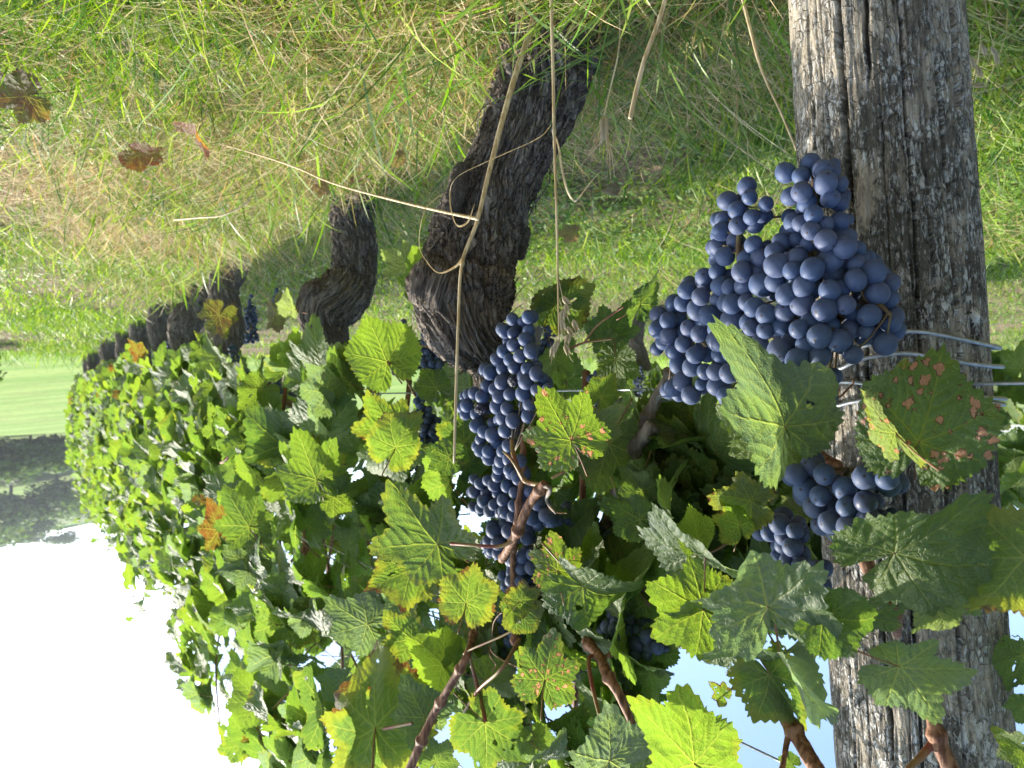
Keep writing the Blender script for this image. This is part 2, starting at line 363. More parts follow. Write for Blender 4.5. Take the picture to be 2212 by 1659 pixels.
def post_material():
    m = Mat('weathered_post_wood'); co = m.attr('barkco').outputs['Vector']; zz = m.n('ShaderNodeSeparateXYZ'); m.set(zz, 0, co); z = zz.outputs[2]
    f1 = m.noise(m.scale(co, 1, 1, 0.16), 150, 5, 0.7); f2 = m.noise(m.scale(co, 1, 1, 0.30), 420, 4, 0.75); f3 = m.noise(m.scale(co, 1, 1, 0.45), 85, 6, 0.75, 0.3)
    pat = m.noise(m.scale(co, 1, 1, 0.6), 26, 5, 0.65); grit = m.noise(co, 800, 3, 0.75)
    # alligator checks: small blocks split along and across the grain
    wv = m.n('ShaderNodeVectorMath', operation='ADD'); m.set(wv, 0, m.scale(co, 1, 1, 0.62)); nn = m.n('ShaderNodeTexNoise', {'Scale': 60.0, 'Detail': 3.0}); m.set(nn, 'Vector', co)
    sc = m.n('ShaderNodeVectorMath', operation='SCALE'); m.set(sc, 0, nn.outputs['Color']); sc.inputs['Scale'].default_value = 0.008; m.set(wv, 1, sc.outputs[0])
    vo = m.n('ShaderNodeTexVoronoi', {'Scale': 150.0}, feature='DISTANCE_TO_EDGE'); m.set(vo, 'Vector', wv.outputs[0]); chk = m.rng(vo.outputs['Distance'], 0.0, 0.10, 1.0, 0.0)
    chk = m.math('MULTIPLY', chk, m.rng(f3, 0.38, 0.6))
    col = m.mix(m.rng(f1, 0.34, 0.66), (0.15, 0.13, 0.105), (0.50, 0.44, 0.355))
    up = m.rng(m.math('ADD', z, m.math('MULTIPLY', pat, 0.20)), 0.26, 0.46)
    tan = m.mix(m.rng(f2, 0.36, 0.62), (0.36, 0.30, 0.22), (0.74, 0.66, 0.52))
    col = m.mix(m.math('MULTIPLY', m.math('SUBTRACT', 1.0, up), 0.6), col, tan)
    blk = m.math('MULTIPLY', m.rng(m.math('ADD', pat, m.math('MULTIPLY', f3, 0.5)), 0.70, 0.80), m.rng(up, 0.0, 1.0, 0.30, 0.85))
    col = m.mix(blk, col, (0.075, 0.070, 0.058))
    fl = m.math('ADD', m.math('MULTIPLY', f2, 0.6), m.math('MULTIPLY', f3, 0.4))
    white = m.math('MULTIPLY', m.rng(fl, 0.50, 0.575), m.rng(up, 0.0, 1.0, 0.4, 0.95))
    white = m.math('MULTIPLY', white, m.rng(pat, 0.42, 0.66, 1.0, 0.45))
    white = m.math('MAXIMUM', white, m.math('MULTIPLY', m.rng(m.noise(m.scale(co, 1, 1, 0.5), 38, 6, 0.75), 0.585, 0.64), 0.75))
    col = m.mix(white, col, (0.72, 0.71, 0.68))
    col = m.mix(m.math('MULTIPLY', chk, 0.45), col, (0.02, 0.017, 0.013))
    col = m.mix(m.math('MULTIPLY', m.rng(m.noise(co, 9, 3), 0.62, 0.72), 0.4), col, (0.12, 0.10, 0.03))
    h = m.math('ADD', m.math('MULTIPLY', f1, 1.2), m.math('MULTIPLY', f2, 0.8)); h = m.math('ADD', h, m.math('MULTIPLY', white, 0.25)); h = m.math('SUBTRACT', h, m.math('MULTIPLY', chk, 0.7)); h = m.math('ADD', h, m.math('MULTIPLY', grit, 0.4))
    b = m.bsdf(col, 0.88, Specular_IOR_Level=0.2); m.set(b, 'Normal', m.bump(h, 1.0, 0.0028)); return m.done(b)
M_POST = post_material()

def vcol_material(name, rough=0.55, trans=0.3, spec=0.4):
    m = Mat(name); c = m.attr('col').outputs['Color']
    b = m.bsdf(c, rough, Specular_IOR_Level=spec)
    tr = m.n('ShaderNodeHueSaturation', {'Saturation': 1.1, 'Value': 2.2, 'Color': c})
    t = m.n('ShaderNodeBsdfTranslucent', {'Color': tr.outputs[0]}); ms = m.n('ShaderNodeMixShader', {0: trans})
    m.t.links.new(b.outputs[0], ms.inputs[1]); m.t.links.new(t.outputs[0], ms.inputs[2]); return m.done(ms)
M_GRASS = vcol_material('grass_blades', 0.45, 0.38, 0.45)
M_DRY = vcol_material('straw_blades', 0.6, 0.2, 0.3)

# ------------------------------------------------------------------ terrain
def hill(x, y):
    r = np.hypot(x, y) + 1e-9; a = np.degrees(np.arctan2(x, y))
    z = 0.012 * (fbm(np.stack([x * 3, y * 3, 0 * x], -1), 4) - .5) * 2 * np.clip(1 - r / 40, 0, 1)
    dip = -2.6 * np.clip((r - 8.5) / 25, 0, 1) ** 1.3
    m1 = np.clip((r - 34) / 78, 0, 1); mead = m1 * m1 * (3 - 2 * m1) * 7.4
    w1 = np.exp(-((a - 38) / 30.0) ** 2); w0 = 0.20 + 0.80 * w1
    up = np.clip((r - 115) / 190, 0, 1) ** 1.05 * 42.0 * w0
    far = np.clip((r - 320) / 1500, 0, 1) * -50.0
    und = (fbm(np.stack([x / 60, y / 60, 0 * x + 5], -1), 4) - .5) * 7 * np.clip((r - 110) / 150, 0, 1)
    return z + dip + mead * w0 + up + far + und
az_ = np.linspace(-math.pi, math.pi, 420, endpoint=False)
rr_ = np.concatenate([[0.02], np.geomspace(0.25, 3000, 210)])
A, RR = np.meshgrid(az_, rr_); X, Y = np.sin(A) * RR, np.cos(A) * RR
V = np.stack([X, Y, hill(X, Y)], -1).reshape(-1, 3)
def ground_material():
    m = Mat('ground_soil_and_meadow'); co = m.coord(); sp = m.n('ShaderNodeSeparateXYZ'); m.set(sp, 0, co)
    r = m.n('ShaderNodeVectorMath', operation='LENGTH'); m.set(r, 0, co); r = r.outputs['Value']
    n1 = m.noise(co, 2.2, 5); n2 = m.noise(co, 26, 5, 0.65); n3 = m.noise(co, 170, 3, 0.7)
    soil = m.mix(m.rng(n2, 0.3, 0.7), (0.07, 0.05, 0.032), (0.20, 0.15, 0.10)); soil = m.mix(m.math('MULTIPLY', m.rng(n3, 0.40, 0.7), 0.8), soil, (0.38, 0.30, 0.20))
    moss = m.mix(m.rng(n2, 0.35, 0.65), (0.04, 0.06, 0.015), (0.10, 0.12, 0.035))
    near = m.mix(m.math('MULTIPLY', m.rng(n1, 0.42, 0.62), 0.75), soil, moss)
    # meadow: mown, with faint streaks running across the slope
    mow = m.noise(m.scale(co, 0.05, 1.1, 1), 0.5, 4, 0.6); mow2 = m.noise(co, 0.25, 5, 0.6); mow3 = m.noise(co, 2.0, 4, 0.7)
    mead = m.mix(m.rng(mow, 0.4, 0.6), (0.15, 0.25, 0.045), (0.23, 0.31, 0.08)); mead = m.mix(m.math('MULTIPLY', m.rng(mow2, 0.5, 0.7), 0.5), mead, (0.22, 0.22, 0.08)); mead = m.mix(m.math('MULTIPLY', m.rng(mow3, 0.45, 0.7), 0.4), mead, (0.08, 0.14, 0.02))
    # planted hillside: rows of vines seen from far away
    wv = m.n('ShaderNodeTexWave', {'Scale': 0.42, 'Distortion': 1.2, 'Detail': 2.0}, wave_type='BANDS', bands_direction='DIAGONAL'); m.set(wv, 'Vector', co)
    hillc = m.mix(m.rng(wv.outputs['Fac'], 0.3, 0.7), (0.06, 0.10, 0.03), (0.20, 0.24, 0.08))
    far = m.mix(m.rng(r, 112, 122), mead, m.mix(m.rng(m.noise(co, 0.018, 3), 0.45, 0.55), hillc, mead))
    c = m.mix(m.rng(r, 9.0, 16.0), near, far)
    b = m.bsdf(c, 0.95, Specular_IOR_Level=0.1)
    h = m.math('ADD', m.math('MULTIPLY', n2, 1.0), m.math('MULTIPLY', n3, 0.6)); m.set(b, 'Normal', m.bump(h, 0.8, 0.02)); return m.done(b)
g = obj('ground', mesh_np('ground', V, grid_faces(len(rr_), len(az_))[:, ::-1], [ground_material()])); g['kind'] = 'structure'

def gz(x, y): return hill(np.atleast_1d(float(x)), np.atleast_1d(float(y)))[0]

# ------------------------------------------------------------------ background trees and bushes
def crown_mesh(name, seed, n=2600, mat=None, leaf=0.045, squash=0.9):
    r_ = np.random.default_rng(seed)
    nb = 16; bc = r_.normal(0, 1, (nb, 3)); bc /= np.linalg.norm(bc, axis=1)[:, None]; bc *= r_.uniform(0.25, 0.75, (nb, 1)); bc[:, 2] = bc[:, 2] * squash
    br = r_.uniform(0.24, 0.42, nb)
    b = r_.integers(0, nb, n); d = r_.normal(0, 1, (n, 3)); d /= np.linalg.norm(d, axis=1)[:, None]
    c = bc[b] + d * (br[b] * r_.uniform(0.7, 1.08, n) )[:, None]
    nrm = d + r_.normal(0, .5, (n, 3)); nrm /= np.linalg.norm(nrm, axis=1)[:, None]
    u = np.cross(nrm, r_.normal(0, 1, (n, 3))); u /= np.linalg.norm(u, axis=1)[:, None]; v = np.cross(nrm, u)
    s = (leaf * r_.uniform(.6, 1.5, n))[:, None]
    V = np.stack([c - u * s - v * s * .5, c + u * s * .3 - v * s, c + u * s + v * s * .4, c - u * s * .2 + v * s], 1).reshape(-1, 3)
    F = np.arange(4 * n).reshape(n, 4)
    t = r_.uniform(0.6, 1.35, n); base = np.array([[0.10, 0.16, 0.045]]) * t[:, None] + np.array([[0.02, 0.01, 0]]) * r_.uniform(0, 1, (n, 1))
    return mesh_np(name, V, F, [mat], smooth=False, cattr={'col': np.repeat(base, 4, 0)})
M_TREE = vcol_material('tree_foliage', 0.7, 0.25, 0.2)
M_TRUNKFAR = simple('tree_bark', (0.05, 0.04, 0.03), (0.10, 0.08, 0.06), 0.9, 6)
crowns = [crown_mesh('crown', 40 + k, 3000, M_TREE) for k in range(4)]
trunk_mesh = None
def trunk_mesh_make():
    j = Join(); j.tube([(0, 0, -0.6), (0.02, 0, 0.6), (-0.02, 0.03, 1.2)], [0.11, 0.08, 0.05], 10, 8, 0.2)
    for k in range(5):
        a = k * 1.26; j.tube([(0, 0, 0.5 + .1 * k), (0.25 * math.cos(a), 0.25 * math.sin(a), 0.9 + .1 * k), (0.55 * math.cos(a), 0.5 * math.sin(a), 1.25 + .1 * k)], [0.05, 0.03, 0.01], 6, 6)
    return j.mesh('trunk', [M_TRUNKFAR])
trunk_mesh = trunk_mesh_make()
def tree(azd, r, h, wid, label, k, group='trees beyond the meadow', cz=0.56):
    x, y = math.sin(R(azd)) * r, math.cos(R(azd)) * r; z = gz(x, y)
    t = thing('tree', (x, y, z), label, 'tree', group)
    c = bpy.data.objects.new('crown', crowns[k % 4]); link(c, t); c.location = (0, 0, h * cz); c.scale = (wid * .5, wid * .5, h * .5); c.rotation_euler = (0, 0, k * 1.3)
    b = bpy.data.objects.new('trunk', trunk_mesh); link(b, t); b.scale = (h * .28,) * 3; b.rotation_euler = (0, 0, k)
    return t
TREES = [
 (31.6, 112, 5.0, 9, 'low dark tree at the meadow edge, nearest the vine row'),
 (33.0, 113, 7.0, 12, 'broad dark tree at the meadow edge, second from the vine row'),
 (35.0, 114, 8.2, 14, 'dense dark tree in the middle of the belt above the meadow'),
 (37.2, 112, 7.4, 13, 'dark rounded tree at the outer side of the belt above the meadow'),
 (39.6, 113, 8.8, 15, 'tall dark tree outermost in the belt above the meadow'),
 (42.5, 115, 8.0, 15, 'dark tree beyond the outer edge of the meadow belt'),
 (28.8, 114, 5.5, 10, 'small dark tree mostly hidden behind the row end'),
 (31.5, 165, 11, 17, 'big rounded tree on the slope beside the vine row top'),
 (34.0, 172, 12, 19, 'large olive green tree midway up the slope'),
 (36.6, 168, 10, 17, 'spreading tree halfway up the slope above the dark belt'),
 (39.5, 180, 12, 20, 'large tree high on the slope at the picture edge'),
 (33.0, 215, 10, 18, 'tree below the planted hillside near the row'),
 (37.8, 222, 11, 18, 'tree on the upper slope beside the planted rows'),
 (34.9, 303, 5.0, 8, 'small lone tree standing on the hill crest against the sky'),
 (31.2, 300, 7.0, 14, 'bushy tree on the crest where the hill meets the vine row'),
 (32.6, 305, 4.0, 9, 'low tree on the crest next to the bushy one'),
 (29.3, 175, 10, 17, 'tree on the slope hidden behind the row canopy'),
]
for i, (a, r, h, wd, lb) in enumerate(TREES): tree(a, r, h, wd, lb, i, cz=0.42 if r < 120 else 0.5)
def bush(azd, r, h, wid, label, k, name='shrub'):
    x, y = math.sin(R(azd)) * r, math.cos(R(azd)) * r
    t = thing(name, (x, y, gz(x, y)), label, 'shrub')
    c = bpy.data.objects.new('foliage', crowns[k % 4]); link(c, t); c.location = (0, 0, h * .35); c.scale = (wid * .5, wid * .5, h * .55)
    b = bpy.data.objects.new('stem', trunk_mesh); link(b, t); b.scale = (h * .25,) * 3
bush(37.6, 8.2, 0.7, 1.2, 'dark leafy shrub at the grass edge by the open meadow', 1)
# small farm building on the far crest
x, y = math.sin(R(36.6)) * 300, math.cos(R(36.6)) * 300; z = gz(x, y)
fb = thing('farm_building', (x, y, z), 'low pale farm building on the crest of the far hill', 'building')
M_WALL = simple('farm_wall', (0.30, 0.28, 0.25), (0.36, 0.34, 0.30), 0.9, 2); M_ROOF = simple('farm_roof', (0.20, 0.12, 0.09), (0.26, 0.16, 0.12), 0.9, 2)
j = Join(); a_, b_, h_ = 5.0, 3.0, 2.6
bx = np.array([(sx * a_, sy * b_, sz) for sz in (-1.0, h_) for sy in (-1, 1) for sx in (-1, 1)], float)
j.raw(bx, Q=[(0, 1, 5, 4), (1, 3, 7, 5), (3, 2, 6, 7), (2, 0, 4, 6)])
wl = obj('wall', j.mesh('wall', [M_WALL], smooth=False)); wl.parent = fb
rf = Join(); rf.raw([(-5.4, -3.4, 2.55), (5.4, -3.4, 2.55), (5.4, 3.4, 2.55), (-5.4, 3.4, 2.55), (-5.4, 0, 4.0), (5.4, 0, 4.0)], Q=[(0, 1, 5, 4), (2, 3, 4, 5), (1, 0, 3, 2)], T=[(0, 4, 3), (1, 2, 5)])
ro = obj('roof', rf.mesh('roof', [M_ROOF], smooth=False)); ro.parent = fb; fb.rotation_euler = (0, 0, R(-30))

# ------------------------------------------------------------------ vine leaves
KEY = np.array([(0, 1.0), (9, .93), (17, .80), (25, .66), (31, .60), (38, .68), (46, .82), (53, .90), (60, .84), (68, .70), (77, .60), (85, .60), (95, .68), (106, .74), (116, .70), (128, .62), (140, .62), (152, .60), (163, .52), (171, .36), (176, .16), (180, .04)])
def make_leaf(seed, hi=True):
    r_ = np.random.default_rng(seed)
    nth, nr = (288, 34) if hi else (150, 16)
    depth = r_.uniform(0.15, 0.95); th = np.linspace(-180, 180, nth, endpoint=False)
    asym = r_.normal(0, 0.05, 2)
    def env(t):
        a = np.abs(t); e = np.interp(a, KEY[:, 0], KEY[:, 1])
        full = np.interp(a, [0, 20, 55, 108, 150, 165, 173, 180], [1.0, .88, .88, .74, .63, .52, .33, .06])
        return e * depth + full * (1 - depth)
    e = env(th) * (1 + np.where(th > 0, asym[0], asym[1])) * (1 + 0.04 * np.sin(np.radians(th) * 3 + r_.uniform(0, 6)))
    # teeth
    nt_ = int(r_.integers(36, 54)); edges = np.sort(np.linspace(-176, 176, nt_) + r_.uniform(-3.0, 3.0, nt_))
    k = np.clip(np.searchsorted(edges, th) - 1, 0, nt_ - 2); f = np.clip((th - edges[k]) / (edges[k+1] - edges[k]), 0, 1)
    amp = r_.uniform(0.045, 0.10, nt_)[k]; tooth = amp * (1 - np.abs(2 * f - 1)) ** 0.85 * np.clip((178 - np.abs(th)) / 20, 0, 1)
    rho = np.linspace(0, 1, nr) ** 0.85; rho[0] = 0.012
    rad = e[None] * rho[:, None] + tooth[None] * (rho[:, None] ** 9) - 0.03 * rho[:, None]
    T = np.radians(th)[None] * np.ones((nr, 1))
    x, y = np.sin(T) * rad, np.cos(T) * rad
    # veins
    angs = [0, 50 + r_.uniform(-3, 3), -50 + r_.uniform(-3, 3), 100 + r_.uniform(-4, 4), -100 + r_.uniform(-4, 4), 146, -146]; lens = [.98, .88, .88, .72, .72, .5, .5]
    best = np.full(x.shape, 1e9); U = np.zeros_like(x); Vv = np.zeros_like(x); VI = np.zeros_like(x); main = np.zeros_like(x)
    for q, (a, l) in enumerate(zip(angs, lens)):
        s, c = math.sin(R(a)), math.cos(R(a)); u = x * s + y * c; v = x * c - y * s
        bend = 0.05 * np.sin(u * 3 + q) * u; v = v - bend
        d = np.where(u > 0, np.abs(v), np.hypot(u, v)); wv = 0.016 * (1 - 0.75 * np.clip(u / l, 0, 1))
        main = np.maximum(main, np.exp(-(d / wv) ** 2) * (u > -0.02) * (u < l))
        score = d / (0.35 + np.clip(u, 0, 2)); m_ = score < best; best = np.where(m_, score, best); U = np.where(m_, u, U); Vv = np.where(m_, v, Vv); VI = np.where(m_, q, VI)
    spc = r_.uniform(.13, .19); ph = (U - 0.95 * np.abs(Vv) + 0.13 * (fbm(np.stack([x * 2.2, y * 2.2, 0 * x + seed * 1.7], -1), 2) - .5) + 0.04 * np.sin(Vv * 9) + np.where(Vv > 0, 0.05, 0) + VI * 0.03) / spc; fr = ph - np.round(ph)
    sec = np.exp(-(np.abs(fr) * spc / 1.35 / 0.0085) ** 2) * (U > 0.06) * (np.abs(Vv) > 0.0) * np.clip(1.25 - rho[:, None], 0, 1)
    ph2 = (U * 0.9 + 1.1 * np.abs(Vv)) / 0.062; fr2 = ph2 - np.round(ph2); ter = 0.30 * np.exp(-(np.abs(fr2) * 0.05 / 0.005) ** 2)
    vein = np.clip(np.maximum(np.maximum(main, 0.7 * sec), ter), 0, 1)
    # shape in z: blistering between veins plus large-scale folds
    pucker = 0.014 * (1 - np.exp(-(np.abs(fr) * 3.2) ** 2)) * np.clip(rho[:, None] * 3, 0, 1) * (1 - 0.4 * main) + 0.006 * (1 - main)
    puck2 = 0.05 * (fbm(np.stack([x * 7, y * 7, 0 * x + seed], -1), 3) - .5)
    fold = r_.uniform(0.05, 0.55); cup = r_.uniform(-0.35, 0.18); droop = r_.uniform(0.0, 0.45); wav = r_.uniform(0.03, 0.095); ph0 = r_.uniform(0, 6.28); kk = r_.integers(3, 6)
    z = fold * (np.sqrt(x * x + 0.02) - 0.14) + cup * (x * x + y * y) - droop * np.clip(y, 0, 2) ** 2 + wav * rad ** 2 * np.sin(kk * T + ph0) * 1.6 + 0.4 * wav * (rho[:, None] ** 3) * np.sin(11 * T + ph0 * 2)
    tw = r_.uniform(-0.25, 0.25); z = z + tw * x * y
    # each lateral lobe bends a little along its own vein
    z = z + pucker + puck2 * np.clip(rho[:, None] * 2, 0, 1)
    lob = r_.uniform(-0.25, 0.12); z = z + lob * np.clip(np.abs(x) - 0.3, 0, 2) ** 2
    sh = 1 - 0.16 * fold; x2 = x * sh
    V = np.stack([x2, y, z], -1).reshape(-1, 3)
    F = grid_faces(nr, nth)
    if seed % 3 == 0:
        hz_ = fbm(np.stack([x * 6, y * 6, 0 * x + seed * 3.1], -1), 3).ravel()[F].mean(1); F = F[~((hz_ > .735) & (np.repeat(rho, nth)[F].mean(1) > .35))]
    lc = np.stack([x, y, 0 * x], -1).reshape(-1, 3)
    # petiole
    L = r_.uniform(0.55, 0.9); sg = r_.choice([-1, 1])
    pv, pf, pc = tube_arrays([(0, 0.01, 0.002), (0.0, -0.12, -0.05), (0.05 * sg, -L * .55, -0.20), (0.12 * sg, -L, -0.42)], [0.012, 0.012, 0.013, 0.019], 10, 6)
    n0 = len(V); V = np.vstack([V, pv]); fm = np.concatenate([np.zeros(len(F)), np.ones(len(pf)), np.ones(len(pc))])
    z0 = np.zeros(len(pv))
    me = mesh_np('leaf', V, [np.vstack([F, pf + n0]), pc + n0], [M_LEAF, M_PETI], fmat=fm,
                 fattr={'vein': np.concatenate([vein.ravel(), z0]), 'rho': np.concatenate([np.repeat(rho, nth), z0])},
                 uv={'leafco': np.vstack([lc, np.zeros((len(pv), 3))])})
    return me
LEAVES = [make_leaf(100 + k) for k in range(20)]
LEAVES_LO = [make_leaf(200 + k, False) for k in range(12)]

GREENS = [(0.052, 0.108, 0.020), (0.060, 0.118, 0.022), (0.044, 0.096, 0.020), (0.070, 0.125, 0.024), (0.056, 0.106, 0.028)]
YELLOWS = [(0.078, 0.135, 0.022), (0.090, 0.145, 0.022), (0.070, 0.128, 0.024)]
GREY_SHEEN = [(0.068, 0.108, 0.058), (0.085, 0.125, 0.074)]  # grey sky sheen of glossy leaf tops, put into the base colour
KINDS = {'g': GREENS, 'y': YELLOWS, 'k': GREY_SHEEN, 'd': [(0.034, 0.078, 0.018), (0.040, 0.086, 0.020)], 'o': [(0.085, 0.018, 0.012)], 'b': [(0.060, 0.024, 0.014)], 'p': [(0.11, 0.14, 0.06)]}
def leaf_matrix(o, ydir, nrm, s, sx=1.0):
    y = ydir.normalized(); n = (nrm - y * nrm.dot(y)).normalized(); x = y.cross(n) * sx
    M = Matrix.Identity(4)
    for i, v in enumerate((x, y, n)):
        for j in range(3): M[j][i] = v[j] * s
    for j in range(3): M[j][3] = o[j]
    return M
def put_leaf(parent, M, kind, dmg=None, lo=False, idx=None, name='leaf', label=None):
    lib = LEAVES_LO if lo else LEAVES
    me = lib[(random.randrange(len(lib)) if idx is None else idx) % len(lib)]
    o = obj(name, me, parent, M); c = random.choice(KINDS[kind]); v = random.uniform(.85, 1.15)
    if dmg is None: dmg = random.choice([0, 0, 0.1, 0.2, 0.35]) if kind in 'gkd' else random.choice([0, 0.1, 0.25])
    o.color = (c[0] * v, c[1] * v, c[2] * v, dmg)
    if label: o['label'] = label
    return o

